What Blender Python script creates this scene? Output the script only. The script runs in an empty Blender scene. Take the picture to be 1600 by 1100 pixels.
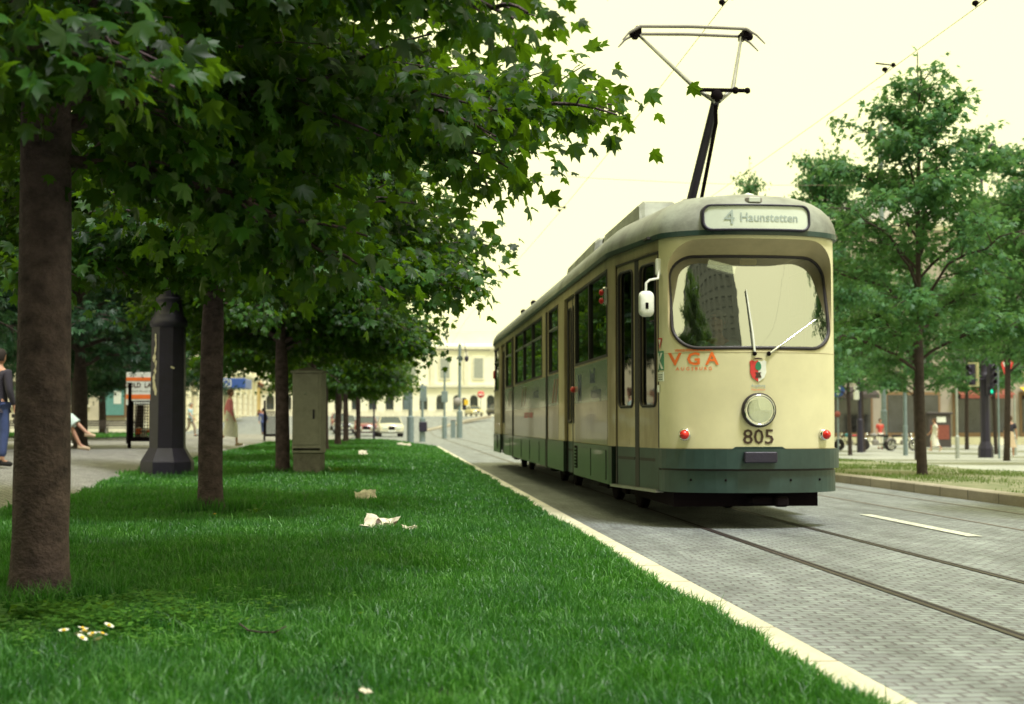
import bpy, bmesh, math, random
import numpy as np
from mathutils import Vector, Matrix
PI = math.pi
R = math.radians
random.seed(7)
scene = bpy.context.scene
C = scene.collection

# ------------------------------------------------------------------ camera
cam_d = bpy.data.cameras.new("camera"); cam = bpy.data.objects.new("camera", cam_d); C.objects.link(cam)
scene.camera = cam
cam.location = (0, 0, 1.0)
cam.rotation_euler = (R(90 + 2.834), 0, -R(4.708))
cam_d.sensor_width = 36; cam_d.lens = 50; cam_d.clip_start = 0.1; cam_d.clip_end = 3000
cam_d.dof.use_dof = True; cam_d.dof.focus_distance = 9.5; cam_d.dof.aperture_fstop = 2.8

# ------------------------------------------------------------------ sky and sun
SUNV = Vector((.24, -.36, 1.0)).normalized()
w = bpy.data.worlds.new("World"); scene.world = w; w.use_nodes = True
nt = w.node_tree; nt.nodes.clear()
sky = nt.nodes.new("ShaderNodeTexSky"); sky.sky_type = 'NISHITA'; sky.sun_disc = False
sky.sun_elevation = math.asin(SUNV.z); sky.sun_rotation = math.atan2(SUNV.x, SUNV.y)
sky.dust_density = 6; sky.air_density = 1.2; sky.ozone_density = .6
mx = nt.nodes.new("ShaderNodeMixRGB"); mx.inputs[0].default_value = .88
mx.inputs[2].default_value = (14.2, 13.9, 7.1, 1)        # even cream overcast over the clear sky
bg = nt.nodes.new("ShaderNodeBackground"); bg.inputs[1].default_value = .1
wo = nt.nodes.new("ShaderNodeOutputWorld")
nt.links.new(sky.outputs[0], mx.inputs[1]); nt.links.new(mx.outputs[0], bg.inputs[0]); nt.links.new(bg.outputs[0], wo.inputs[0])
sd = bpy.data.lights.new("sun", 'SUN'); sd.energy = 3.3; sd.angle = R(14); sd.color = (.98, .98, 1)
sun = bpy.data.objects.new("sun", sd); C.objects.link(sun)
sun.rotation_euler = SUNV.to_track_quat('Z', 'Y').to_euler()
scene.view_settings.view_transform = 'Standard'; scene.view_settings.look = 'None'
scene.view_settings.exposure = 0.3; scene.view_settings.gamma = 1
scene.render.engine = 'CYCLES'
scene.cycles.max_bounces = 7; scene.cycles.diffuse_bounces = 3; scene.cycles.glossy_bounces = 3
scene.cycles.transmission_bounces = 4; scene.cycles.transparent_max_bounces = 10
scene.cycles.sample_clamp_indirect = 6

# ------------------------------------------------------------------ helpers
def tag(o, label=None, cat=None, group=None, kind=None):
    if label: o['label'] = label
    if cat: o['category'] = cat
    if group: o['group'] = group
    if kind: o['kind'] = kind
    return o

def thing(name, label, cat, loc=(0, 0, 0), rz=0, group=None):
    o = bpy.data.objects.new(name, None); C.objects.link(o); o.empty_display_size = .2
    o.location = loc; o.rotation_euler = (0, 0, rz)
    return tag(o, label, cat, group)

def children(o): return [c for c in bpy.data.objects if c.parent == o]
def copy_tree(o, parent=None, kids=None):
    if kids is None:
        kids = {}
        for c in bpy.data.objects:
            if c.parent: kids.setdefault(c.parent.name, []).append(c)
    c = o.copy(); C.objects.link(c); c.parent = parent
    for ch in kids.get(o.name, []): copy_tree(ch, c, kids)
    return c
def dup(o, loc, rz=0, label=None, scale=None, group=None):
    c = copy_tree(o); c.location = loc; c.rotation_euler = (0, 0, rz)
    if scale: c.scale = scale if hasattr(scale, '__len__') else (scale,) * 3
    if label: c['label'] = label
    if group: c['group'] = group
    return c

def mat(name, col, rough=.7, metal=0, var=.15, vs=6.0, bump=0, bs=40.0, spec=.5, var2=None, coat=0, stretch=None):
    m = bpy.data.materials.new(name); m.use_nodes = True
    n = m.node_tree; b = n.nodes['Principled BSDF']
    b.inputs['Roughness'].default_value = rough; b.inputs['Metallic'].default_value = metal
    b.inputs['Specular IOR Level'].default_value = spec
    b.inputs['Coat Weight'].default_value = coat
    tc = n.nodes.new("ShaderNodeTexCoord"); mp = n.nodes.new("ShaderNodeMapping")
    n.links.new(tc.outputs['Object'], mp.inputs[0])
    if stretch: mp.inputs['Scale'].default_value = stretch
    no = n.nodes.new("ShaderNodeTexNoise"); no.inputs['Scale'].default_value = vs; no.inputs['Detail'].default_value = 6
    no.inputs['Roughness'].default_value = .65
    n.links.new(mp.outputs[0], no.inputs[0])
    rp = n.nodes.new("ShaderNodeValToRGB")
    rp.color_ramp.elements[0].position = .3; rp.color_ramp.elements[1].position = .7
    c0 = tuple(c * (1 - var) for c in col) if var2 is None else var2
    c1 = tuple(min(1, c * (1 + var)) for c in col)
    rp.color_ramp.elements[0].color = (*c0, 1); rp.color_ramp.elements[1].color = (*c1, 1)
    n.links.new(no.outputs[0], rp.inputs[0]); n.links.new(rp.outputs[0], b.inputs['Base Color'])
    if bump:
        n2 = n.nodes.new("ShaderNodeTexNoise"); n2.inputs['Scale'].default_value = bs; n2.inputs['Detail'].default_value = 5
        n.links.new(mp.outputs[0], n2.inputs[0])
        bp = n.nodes.new("ShaderNodeBump"); bp.inputs['Strength'].default_value = bump; bp.inputs['Distance'].default_value = .02
        n.links.new(n2.outputs[0], bp.inputs['Height']); n.links.new(bp.outputs[0], b.inputs['Normal'])
    return m

def glass(name, fac=.2, tint=(.35, .4, .4), rough=.02, ior=1.6):
    m = bpy.data.materials.new(name); m.use_nodes = True; n = m.node_tree; n.nodes.clear()
    o = n.nodes.new("ShaderNodeOutputMaterial"); t = n.nodes.new("ShaderNodeBsdfTransparent"); t.inputs[0].default_value = (*tint, 1)
    g = n.nodes.new("ShaderNodeBsdfGlossy"); g.inputs['Roughness'].default_value = rough; g.inputs[0].default_value = (.95, .97, .97, 1)
    lw = n.nodes.new("ShaderNodeFresnel"); lw.inputs[0].default_value = ior
    ad = n.nodes.new("ShaderNodeMath"); ad.operation = 'ADD'; ad.inputs[1].default_value = fac; ad.use_clamp = True
    nz = n.nodes.new("ShaderNodeTexNoise"); nz.inputs['Scale'].default_value = 1.3
    tc = n.nodes.new("ShaderNodeTexCoord"); n.links.new(tc.outputs['Object'], nz.inputs[0])
    bp = n.nodes.new("ShaderNodeBump"); bp.inputs['Strength'].default_value = .06; bp.inputs['Distance'].default_value = .05
    n.links.new(nz.outputs[0], bp.inputs['Height']); n.links.new(bp.outputs[0], g.inputs['Normal'])
    x = n.nodes.new("ShaderNodeMixShader")
    n.links.new(lw.outputs[0], ad.inputs[0]); n.links.new(ad.outputs[0], x.inputs[0])
    n.links.new(t.outputs[0], x.inputs[1]); n.links.new(g.outputs[0], x.inputs[2]); n.links.new(x.outputs[0], o.inputs[0])
    return m

def leafmat(name, dark, light, trans, tf=.35, rough=.45):
    m = bpy.data.materials.new(name); m.use_nodes = True; n = m.node_tree
    b = n.nodes['Principled BSDF']; b.inputs['Roughness'].default_value = rough; b.inputs['Specular IOR Level'].default_value = .24
    ge = n.nodes.new("ShaderNodeNewGeometry"); rp = n.nodes.new("ShaderNodeValToRGB"); rp.color_ramp.elements[0].position = .25
    rp.color_ramp.elements[0].color = (*dark, 1); rp.color_ramp.elements[1].color = (*light, 1)
    n.links.new(ge.outputs['Random Per Island'], rp.inputs[0]); n.links.new(rp.outputs[0], b.inputs['Base Color'])
    tr = n.nodes.new("ShaderNodeBsdfTranslucent"); tr.inputs[0].default_value = (*trans, 1)
    x = n.nodes.new("ShaderNodeMixShader"); x.inputs[0].default_value = tf
    n.links.new(b.outputs[0], x.inputs[1]); n.links.new(tr.outputs[0], x.inputs[2])
    n.links.new(x.outputs[0], n.nodes['Material Output'].inputs[0])
    return m

class MB:
    def __init__(s): s.v = []; s.f = []; s.m = []; s.sm = []
    def add(s, vs, fs, mi=0, sm=False):
        k = len(s.v); s.v += [tuple(q) for q in vs]
        for f in fs: s.f.append(tuple(i + k for i in f)); s.m.append(mi); s.sm.append(sm)
    def box(s, c, d, mi=0, rot=None, taper=1.0, ch=0):
        hx, hy, hz = d[0] / 2, d[1] / 2, d[2] / 2
        if ch:       # chamfered: rings of eight
            vs = []
            for z, ins in ((-hz, ch), (-hz + ch, 0), (hz - ch, 0), (hz, ch)):
                t = taper if z > 0 else 1
                a, b2 = (hx - ins) * t, (hy - ins) * t; c2 = ch
                vs += [(a - c2, -b2, z), (a, -b2 + c2, z), (a, b2 - c2, z), (a - c2, b2, z), (-a + c2, b2, z), (-a, b2 - c2, z), (-a, -b2 + c2, z), (-a + c2, -b2, z)]
            fs = [tuple(range(7, -1, -1)), tuple(range(24, 32))]
            for r in range(3):
                for i in range(8): fs.append((r * 8 + i, r * 8 + (i + 1) % 8, r * 8 + 8 + (i + 1) % 8, r * 8 + 8 + i))
        else:
            vs = [(x * hx * (taper if z > 0 else 1), y * hy * (taper if z > 0 else 1), z * hz) for z in (-1, 1) for y in (-1, 1) for x in (-1, 1)]
            fs = [(0, 2, 3, 1), (4, 5, 7, 6), (0, 1, 5, 4), (2, 6, 7, 3), (0, 4, 6, 2), (1, 3, 7, 5)]
        if rot is not None:
            M = rot if isinstance(rot, Matrix) else Matrix.Rotation(rot, 3, 'Z')
            vs = [M @ Vector(q) for q in vs]
        s.add([(q[0] + c[0], q[1] + c[1], q[2] + c[2]) for q in vs], fs, mi); return s
    def tube(s, pts, rad, n=8, mi=0, cap=True, sm=True):
        pts = [Vector(p) for p in pts]; rad = rad if hasattr(rad, '__len__') else [rad] * len(pts)
        vs = []; up = Vector((0, 0, 1)); prev = None
        for i, p in enumerate(pts):
            d = (pts[min(i + 1, len(pts) - 1)] - pts[max(i - 1, 0)])
            if d.length < 1e-9: d = Vector((0, 0, 1))
            d.normalize()
            if prev is None: a = d.orthogonal().normalized()
            else:
                a = prev - d * prev.dot(d); a = a.normalized() if a.length > 1e-6 else d.orthogonal().normalized()
            prev = a; b = d.cross(a)
            for k in range(n):
                t = 2 * PI * k / n; vs.append(p + (a * math.cos(t) + b * math.sin(t)) * rad[i])
        fs = []
        for i in range(len(pts) - 1):
            for k in range(n): fs.append((i * n + k, i * n + (k + 1) % n, (i + 1) * n + (k + 1) % n, (i + 1) * n + k))
        s.add(vs, fs, mi, sm)
        if cap:
            s.add(vs[:n], [tuple(range(n - 1, -1, -1))], mi); s.add(vs[-n:], [tuple(range(n))], mi)
        return s
    def lathe(s, prof, n=16, mi=0, M=None, sm=True, c=(0, 0, 0), phase=0):
        vs = []
        for r, z in prof:
            for k in range(n):
                t = 2 * PI * (k + phase) / n; q = Vector((r * math.cos(t), r * math.sin(t), z))
                if M is not None: q = M @ q
                vs.append(q + Vector(c))
        fs = [(i * n + k, i * n + (k + 1) % n, (i + 1) * n + (k + 1) % n, (i + 1) * n + k) for i in range(len(prof) - 1) for k in range(n)]
        s.add(vs, fs, mi, sm)
        if prof[0][0] > 1e-4: s.add(vs[:n], [tuple(range(n - 1, -1, -1))], mi)
        if prof[-1][0] > 1e-4: s.add(vs[-n:], [tuple(range(n))], mi)
        return s
    def ball(s, c, r, n=12, mi=0, sc=(1, 1, 1)):
        prof = [(max(1e-5, math.sin(PI * i / (n // 2 + 1))), -math.cos(PI * i / (n // 2 + 1))) for i in range(n // 2 + 2)]
        M = Matrix.Diagonal((r * sc[0], r * sc[1], r * sc[2]))
        return s.lathe(prof, n, mi, M, True, c)
    def poly(s, pts, thick, mi=0, map=None):     # flat outline (x,z) extruded along y
        n = len(pts); vs = [(p[0], 0, p[1]) for p in pts] + [(p[0], thick, p[1]) for p in pts]
        fs = [tuple(range(n)), tuple(range(2 * n - 1, n - 1, -1))] + [(i, i + n, (i + 1) % n + n, (i + 1) % n) for i in range(n)]
        if map: vs = [map(*q) for q in vs]
        s.add(vs, fs, mi); return s
    def build(s, name, mats, parent=None, loc=None):
        me = bpy.data.meshes.new(name); me.from_pydata(s.v, [], s.f)
        for mm in (mats if isinstance(mats, (list, tuple)) else [mats]): me.materials.append(mm)
        me.polygons.foreach_set('material_index', s.m); me.polygons.foreach_set('use_smooth', s.sm); me.update()
        bm = bmesh.new(); bm.from_mesh(me); bmesh.ops.recalc_face_normals(bm, faces=bm.faces); bm.to_mesh(me); bm.free()
        o = bpy.data.objects.new(name, me); C.objects.link(o); o.parent = parent
        if loc: o.location = loc
        return o

def npmesh(name, V, F, mats, parent=None, smooth=False):
    me = bpy.data.meshes.new(name); nf, k = F.shape
    me.vertices.add(len(V)); me.vertices.foreach_set('co', V.astype(np.float32).ravel())
    me.loops.add(nf * k); me.loops.foreach_set('vertex_index', F.astype(np.int32).ravel())
    me.polygons.add(nf); me.polygons.foreach_set('loop_start', np.arange(0, nf * k, k, dtype=np.int32))
    me.polygons.foreach_set('loop_total', np.full(nf, k, dtype=np.int32))
    if smooth: me.polygons.foreach_set('use_smooth', np.ones(nf, dtype=bool))
    for mm in (mats if isinstance(mats, (list, tuple)) else [mats]): me.materials.append(mm)
    me.update(calc_edges=True)
    o = bpy.data.objects.new(name, me); C.objects.link(o); o.parent = parent
    return o

_tc = {}
def text_geo(txt, size, bold=0.0, sx=1.0):
    key = (txt, size, bold, sx)
    if key in _tc: return _tc[key]
    cu = bpy.data.curves.new('t', 'FONT'); cu.body = txt; cu.size = size; cu.align_x = 'CENTER'; cu.offset = bold; cu.resolution_u = 2
    o = bpy.data.objects.new('t', cu); C.objects.link(o)
    me = bpy.data.meshes.new_from_object(o.evaluated_get(bpy.context.evaluated_depsgraph_get()))
    vs = [(v.co.x * sx, v.co.y) for v in me.vertices]; fs = [tuple(p.vertices) for p in me.polygons]
    bpy.data.objects.remove(o); bpy.data.curves.remove(cu); bpy.data.meshes.remove(me)
    _tc[key] = (vs, fs); return vs, fs
def text_part(name, txt, size, m, parent, fn, bold=0.0, sx=1.0):
    vs, fs = text_geo(txt, size, bold, sx); b = MB(); b.add([fn(x, z) for x, z in vs], fs); return b.build(name, m, parent)

# ------------------------------------------------------------------ materials
M = {}
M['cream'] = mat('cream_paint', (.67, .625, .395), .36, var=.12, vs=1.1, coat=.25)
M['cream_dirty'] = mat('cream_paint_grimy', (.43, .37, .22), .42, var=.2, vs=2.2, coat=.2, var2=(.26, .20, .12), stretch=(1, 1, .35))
M['dgreen'] = mat('dark_green_paint', (.022, .048, .044), .42, var=.3, vs=3)
M['dgreen_side'] = mat('dark_green_side_paint', (.022, .036, .026), .32, var=.35, vs=3, coat=.2)
M['roofgrey'] = mat('roof_grey_paint', (.27, .29, .25), .5, var=.3, vs=2.2, bump=.1, var2=(.13, .13, .12))
M['rubber'] = mat('black_rubber', (.02, .015, .018), .55)
M['dark'] = mat('underframe_dark', (.008, .005, .007), .95, spec=.1)
M['steel'] = mat('dull_steel', (.30, .30, .29), .4, .7, var=.2)
M['chrome'] = mat('chrome', (.7, .7, .68), .15, 1)
M['white'] = mat('white_paint', (.72, .74, .68), .4)
M['signwhite'] = mat('sign_face_white', (.62, .68, .60), .3, coat=.3, var=.05)
M['redlens'] = mat('red_lens', (.62, .006, .004), .3, coat=.4, var=.05)
M['orange'] = mat('orange_lettering', (.80, .17, .03), .5, var=.08)
M['brown'] = mat('brown_lettering', (.06, .03, .02), .5)
M['signtext'] = mat('faded_grey_lettering', (.36, .43, .41), .5)
M['red'] = mat('red_paint', (.62, .04, .04), .4)
M['green'] = mat('green_paint', (.02, .20, .10), .4)
M['blue'] = mat('blue_paint', (.03, .08, .32), .4)
M['adgrey'] = mat('advert_grey_film', (.15, .195, .165), .25, coat=.3, var=.15)
M['adreflect'] = mat('advert_painted_reflections', (.23, .19, .13), .28, coat=.25, var=.3, vs=5, stretch=(6, 6, .8), var2=(.16, .11, .08))  # brown streaks are reflections painted into the lower advert's colour
M['adblue'] = mat('advert_blue_lettering', (.05, .07, .17), .3, coat=.4)
M['adrust'] = mat('advert_rust_stripes', (.25, .12, .07), .3, coat=.4)
M['windscreen'] = glass('windscreen_glass', .40, (.85, .9, .88), .03, 1.5)
M['sideglass'] = glass('side_window_glass', .12, (.10, .13, .12), .02, 1.6)
M['lensglass'] = glass('lamp_glass', .05, (.85, .88, .85), .05, 1.5)
M['interior'] = mat('cab_interior', (.035, .03, .033), .7)
M['seat'] = mat('seat_vinyl', (.10, .05, .03), .5)
M['dash'] = mat('dashboard_grey_green', (.2, .28, .26), .5)
M['hoodshade'] = mat('hood_painted_shade', (.46, .39, .23), .55, var=.15, vs=3)  # cream hood; the shade of its recess is put into this darker colour
M['skin'] = mat('skin', (.50, .27, .18), .55, var=.06)
M['bark'] = mat('maple_bark', (.13, .085, .102), .85, vs=8, bump=1.0, bs=38, stretch=(1, 1, 1.3), var2=(.026, .014, .024))
M['bark2'] = mat('dark_bark', (.05, .035, .033), .9, var=.4, vs=8, bump=.7, bs=20)
M['iron'] = mat('cast_iron_paint', (.017, .013, .034), .5, var=.3, vs=5, bump=.15, bs=60)
M['cabgrey'] = mat('cabinet_grey_paint', (.27, .25, .235), .6, var=.16, vs=7, bump=.1)
M['concrete'] = mat('concrete', (.17, .155, .14), .9, var=.3, vs=9, bump=.5)
M['postgrey'] = mat('pole_grey_paint', (.16, .21, .22), .5, var=.2)
M['postlight'] = mat('galvanised_pole', (.35, .37, .34), .5, .3)
M['timber'] = mat('bench_timber', (.06, .045, .04), .7, var=.3)
M['paper'] = mat('litter_paper', (.66, .62, .48), .8, var=.25, vs=14, var2=(.35, .3, .24))
M['yellow'] = mat('yellow_paint', (.75, .48, .03), .5)
M['leaf'] = leafmat('maple_leaf', (.006, .022, .010), (.028, .10, .013), (.19, .38, .01), .28)
M['leaf_far'] = leafmat('maple_leaf_far', (.018, .05, .025), (.04, .105, .035), (.09, .2, .03), .25)
M['leaf_young'] = leafmat('young_maple_leaf', (.03, .10, .045), (.09, .23, .085), (.16, .33, .08), .36)
M['leaf_dark'] = leafmat('chestnut_leaf', (.009, .032, .018), (.03, .095, .038), (.06, .15, .03), .2)
M['blade'] = leafmat('grass_blade', (.024, .115, .020), (.12, .335, .075), (.10, .38, .03), .35, .46)
_n = M['blade'].node_tree; _b = _n.nodes['Principled BSDF']; _t = _n.nodes.new('ShaderNodeTexNoise'); _t.inputs['Scale'].default_value = 1.7; _t.inputs['Detail'].default_value = 5
_o = _n.nodes.new('ShaderNodeTexCoord'); _n.links.new(_o.outputs['Object'], _t.inputs[0]); _r = _n.nodes.new('ShaderNodeValToRGB')
_r.color_ramp.elements[0].position = .35; _r.color_ramp.elements[1].position = .66; _r.color_ramp.elements[0].color = (.62, .68, .95, 1); _r.color_ramp.elements[1].color = (1.25, 1.15, .85, 1)
_n.links.new(_t.outputs[0], _r.inputs[0]); _m = _n.nodes.new('ShaderNodeMixRGB'); _m.blend_type = 'MULTIPLY'; _m.inputs[0].default_value = 1
_n.links.new(_b.inputs['Base Color'].links[0].from_socket, _m.inputs[1]); _n.links.new(_r.outputs[0], _m.inputs[2]); _n.links.new(_m.outputs[0], _b.inputs['Base Color'])
_b.inputs['Specular IOR Level'].default_value = .5
M['clover'] = leafmat('clover_leaf', (.05, .15, .022), (.11, .27, .04), (.22, .42, .04), .35)
M['soil'] = mat('soil_under_grass', (.022, .035, .014), .95, var=.5, vs=12, bump=.5)

# setts and paving -----------------------------------------------------------
def setts(name, c1, c2, mortar, bw, bh, ms=.012, var=.35, bump=.6, rot=0):
    m = bpy.data.materials.new(name); m.use_nodes = True; n = m.node_tree; b = n.nodes['Principled BSDF']
    b.inputs['Roughness'].default_value = .62; b.inputs['Specular IOR Level'].default_value = .45
    tc = n.nodes.new("ShaderNodeTexCoord"); mp = n.nodes.new("ShaderNodeMapping"); mp.inputs['Rotation'].default_value = (0, 0, rot)
    nd = n.nodes.new("ShaderNodeTexNoise"); nd.inputs['Scale'].default_value = 1.2; nd.inputs['Detail'].default_value = 3
    n.links.new(tc.outputs['Object'], nd.inputs[0])
    md = n.nodes.new("ShaderNodeVectorMath"); md.operation = 'SCALE'; md.inputs[3].default_value = .16
    n.links.new(nd.outputs[1], md.inputs[0])
    ad = n.nodes.new("ShaderNodeVectorMath"); n.links.new(tc.outputs['Object'], ad.inputs[0]); n.links.new(md.outputs[0], ad.inputs[1])
    nf = n.nodes.new("ShaderNodeTexNoise"); nf.inputs['Scale'].default_value = 7; nf.inputs['Detail'].default_value = 3; n.links.new(tc.outputs['Object'], nf.inputs[0])
    mf = n.nodes.new("ShaderNodeVectorMath"); mf.operation = 'SCALE'; mf.inputs[3].default_value = .035; n.links.new(nf.outputs[1], mf.inputs[0])
    af = n.nodes.new("ShaderNodeVectorMath"); n.links.new(ad.outputs[0], af.inputs[0]); n.links.new(mf.outputs[0], af.inputs[1])
    n.links.new(af.outputs[0], mp.inputs[0])
    br = n.nodes.new("ShaderNodeTexBrick"); br.inputs['Scale'].default_value = 1
    br.inputs['Brick Width'].default_value = bw; br.inputs['Row Height'].default_value = bh; br.inputs['Mortar Size'].default_value = ms
    br.inputs['Mortar Smooth'].default_value = .6; br.inputs['Bias'].default_value = 0
    br.inputs['Color1'].default_value = (*c1, 1); br.inputs['Color2'].default_value = (*c2, 1); br.inputs['Mortar'].default_value = (*mortar, 1)
    n.links.new(mp.outputs[0], br.inputs[0])
    no = n.nodes.new("ShaderNodeTexNoise"); no.inputs['Scale'].default_value = 1.1; no.inputs['Detail'].default_value = 9; no.inputs['Roughness'].default_value = .75
    mp2 = n.nodes.new("ShaderNodeMapping"); mp2.inputs['Scale'].default_value = (2.2, .5, 1)
    n.links.new(tc.outputs['Object'], mp2.inputs[0]); n.links.new(mp2.outputs[0], no.inputs[0])
    rp = n.nodes.new("ShaderNodeValToRGB"); rp.color_ramp.elements[0].position = .3; rp.color_ramp.elements[1].position = .72
    rp.color_ramp.elements[0].color = (1 - var,) * 3 + (1,); rp.color_ramp.elements[1].color = (1 + var,) * 3 + (1,)
    n.links.new(no.outputs[0], rp.inputs[0])
    mu = n.nodes.new("ShaderNodeMixRGB"); mu.blend_type = 'MULTIPLY'; mu.inputs[0].default_value = 1
    n.links.new(br.outputs[0], mu.inputs[1]); n.links.new(rp.outputs[0], mu.inputs[2]); n.links.new(mu.outputs[0], b.inputs['Base Color'])
    bp = n.nodes.new("ShaderNodeBump"); bp.inputs['Strength'].default_value = bump; bp.inputs['Distance'].default_value = .02; bp.invert = True
    n3 = n.nodes.new("ShaderNodeTexNoise"); n3.inputs['Scale'].default_value = 25; n.links.new(tc.outputs['Object'], n3.inputs[0])
    mm = n.nodes.new("ShaderNodeMath"); mm.operation = 'MULTIPLY_ADD'; mm.inputs[1].default_value = .5
    n.links.new(n3.outputs[0], mm.inputs[0]); n.links.new(br.outputs['Fac'], mm.inputs[2])
    n.links.new(mm.outputs[0], bp.inputs['Height']); n.links.new(bp.outputs[0], b.inputs['Normal'])
    return m
M['setts'] = setts('granite_setts', (.235, .268, .262), (.17, .185, .193), (.125, .118, .13), .115, .08, .011, .48, .5)
M['plaza'] = setts('plaza_slabs', (.42, .43, .38), (.36, .37, .33), (.25, .25, .22), .6, .4, .02, .15, .3)
M['path'] = setts('path_setts', (.30, .30, .27), (.22, .21, .20), (.09, .08, .08), .13, .11, .016, .3, .7)
M['kerb'] = setts('kerb_stone', (.66, .62, .46), (.60, .56, .42), (.2, .17, .13), 50, .95, .016, .22, .3)
M['kerb2'] = setts('kerb_stone_worn', (.34, .30, .24), (.26, .23, .18), (.08, .07, .05), 50, .95, .014, .3, .3)

def sm(t): t = max(0, min(1, t)); return t * t * (3 - 2 * t)
def zroad(x, y):
    z = 1.75 * sm((y - 100) / 75)
    z -= .62 * sm((y - 22) / 45) * sm((x - 9.0) / 6) * (1 - sm((y - 90) / 60))
    return z
def zpath(x, y): return (.11 + .11 * max(0, min(2, -(x + 4)))) * (1 - .25 * sm((y - 45) / 30)) + zroad(x, y)
def edge_x(y):       # grass edge on the path side
    P = [(-20, -3.8), (12, -3.85), (16.5, -3.75), (21, -4.1), (28, -4.75), (34, -4.6), (50, -4.7), (62, -4.2), (66, -3)]
    return float(np.interp(y, [p[0] for p in P], [p[1] for p in P]))
def kerb_end(y): return 1.58 if y < 56 else 1.58 - (y - 56) ** 2 * .028
def zgrass(x, y):
    t = sm((1.7 - x) / 2.5)
    z = .03 + .07 * t + .02 * math.sin(x * 1.7 + y * .6) * math.sin(y * .45 + 1) + .01 * math.sin(x * 5 + 2 * math.sin(y * 1.3))
    return z + .10 * sm((y - 26) / 30) * t

def sheet(name, xs, ys, zf, m, skirt=0):
    V = np.array([(x, y, zf(x, y)) for y in ys for x in xs]); nx = len(xs)
    F = np.array([(j * nx + i, j * nx + i + 1, (j + 1) * nx + i + 1, (j + 1) * nx + i) for j in range(len(ys) - 1) for i in range(nx - 1)])
    o = npmesh(name, V, F, m, smooth=True); return tag(o, kind='structure')
xs = [-600, -200, -80, -40, -25] + list(np.arange(-20, 46, 1.5)) + [55, 70, 120, 300, 700]
ys = [-300, -100, -50] + list(np.arange(-30, 200, 3.0)) + [230, 300, 500, 900]
sheet('road', xs, ys, zroad, M['setts'])
# left footpath
ny = list(np.arange(-30, 100, 2.0))
V = []; F = []
for y in ny:
    ex = edge_x(y) + .35
    for k in range(9):
        x = ex - k * (44 + ex) / 8 if k > 3 else ex - k * .9
        V.append((x, y, zpath(x, y) - (0 if k else .03)))
F = [(j * 9 + i + 1, j * 9 + i, (j + 1) * 9 + i, (j + 1) * 9 + i + 1) for j in range(len(ny) - 1) for i in range(8)]
tag(npmesh('footpath', np.array(V), np.array(F), M['path'], smooth=True), kind='structure')
# right-hand plaza: one slab with its own kerb line and pale paving
def zplaza(x, y): return zroad(x, y) + .05 + .0 * x
sheet('plaza', [11.2] + list(np.arange(12, 60, 2.0)), [-30] + list(np.arange(-10, 150, 3.0)), zplaza, M['plaza'])

# kerbs ----------------------------------------------------------------------
def kerb(name, pts, wdt, top, m, label):
    b = MB(); n = len(pts); prof = [(-wdt / 2, -.1), (-wdt / 2, top - .01), (-wdt / 2 + .01, top), (wdt / 2 - .025, top), (wdt / 2, top - .025), (wdt / 2 + .01, -.1)]
    vs = []
    for i, (x, y, z) in enumerate(pts):
        a = Vector(pts[max(0, i - 1)]); c = Vector(pts[min(n - 1, i + 1)]); d = (c - a).normalized(); nr = Vector((d.y, -d.x, 0)).normalized()
        for px, pz in prof: vs.append((x + nr.x * px, y + nr.y * px, z + pz))
    k = len(prof)
    b.add(vs, [(i * k + j, i * k + j + 1, (i + 1) * k + j + 1, (i + 1) * k + j) for i in range(n - 1) for j in range(k - 1)] + [tuple(range(k)), tuple((n - 1) * k + j for j in range(k - 1, -1, -1))])
    return tag(b.build(name, m), label, 'kerb')
kp = [(1.675, y, 0) for y in np.arange(-15, 56, 1.0)] + [(kerb_end(y) + .095, y, 0) for y in np.arange(56, 67, .8)]
kerb('kerb', kp, .23, .05, M['kerb'], 'long pale stone kerb between the lawn and the tram road')
kerb('kerb', [(7.55, y, zroad(7.5, y)) for y in np.arange(-10, 95, 1.5)], .3, .13, M['kerb2'], 'worn brown stone kerb along the narrow verge with young trees')
kerb('kerb', [(2.5 + .9 * i, 118 + i * 5.2 - .2 * i * i, zroad(3, 118 + i * 5.2)) for i in range(9)], .5, .14, M['kerb2'], 'far curving kerb in the street beyond the traffic poles')
# rails ----------------------------------------------------------------------
def rail(cx, label, m=None):
    b = MB()
    for dx, wd, mi, z in ((0, .034, 0, .005), (.034, .034, 1, .003), (.058, .012, 0, .004)):
        ysr = list(np.arange(-15, 130, 4.0)) ; vs = []
        for y in ysr:
            z0 = zroad(cx, y)
            vs += [(cx + dx - wd / 2, y, z0 + z), (cx + dx + wd / 2, y, z0 + z)]
        b.add(vs, [(2 * i, 2 * i + 1, 2 * i + 3, 2 * i + 2) for i in range(len(ysr) - 1)], mi)
    return tag(b.build('tram_rail', [M['rail'], M['groove']]), label, 'rail', 'tram rails in the road')
M['rail'] = mat('rail_steel', (.07, .05, .05), .38, .5, var=.3, vs=3)
M['groove'] = mat('rail_groove', (.015, .01, .012), .9)
def rail2(cx, label):
    b = MB(); ysr = list(np.arange(-15, 130, 4.0)); vs = []
    for y in ysr: vs += [(cx - .012, y, zroad(cx, y) + .004), (cx + .022, y, zroad(cx, y) + .004)]
    b.add(vs, [(2 * i, 2 * i + 1, 2 * i + 3, 2 * i + 2) for i in range(len(ysr) - 1)]); return tag(b.build('tram_rail', M['rustrail']), label, 'rail', 'tram rails in the road')
M['rustrail'] = mat('rusty_rail', (.15, .115, .09), .7)
rail(2.9, 'nearest rail of the track under the tram, closest to the lawn kerb'); rail(3.9, 'second rail under the tram, on its far side')
rail2(5.8, 'near rail of the empty track beyond the white dashes'); rail2(6.8, 'far rail of the empty track, beside the brown kerb')
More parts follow.
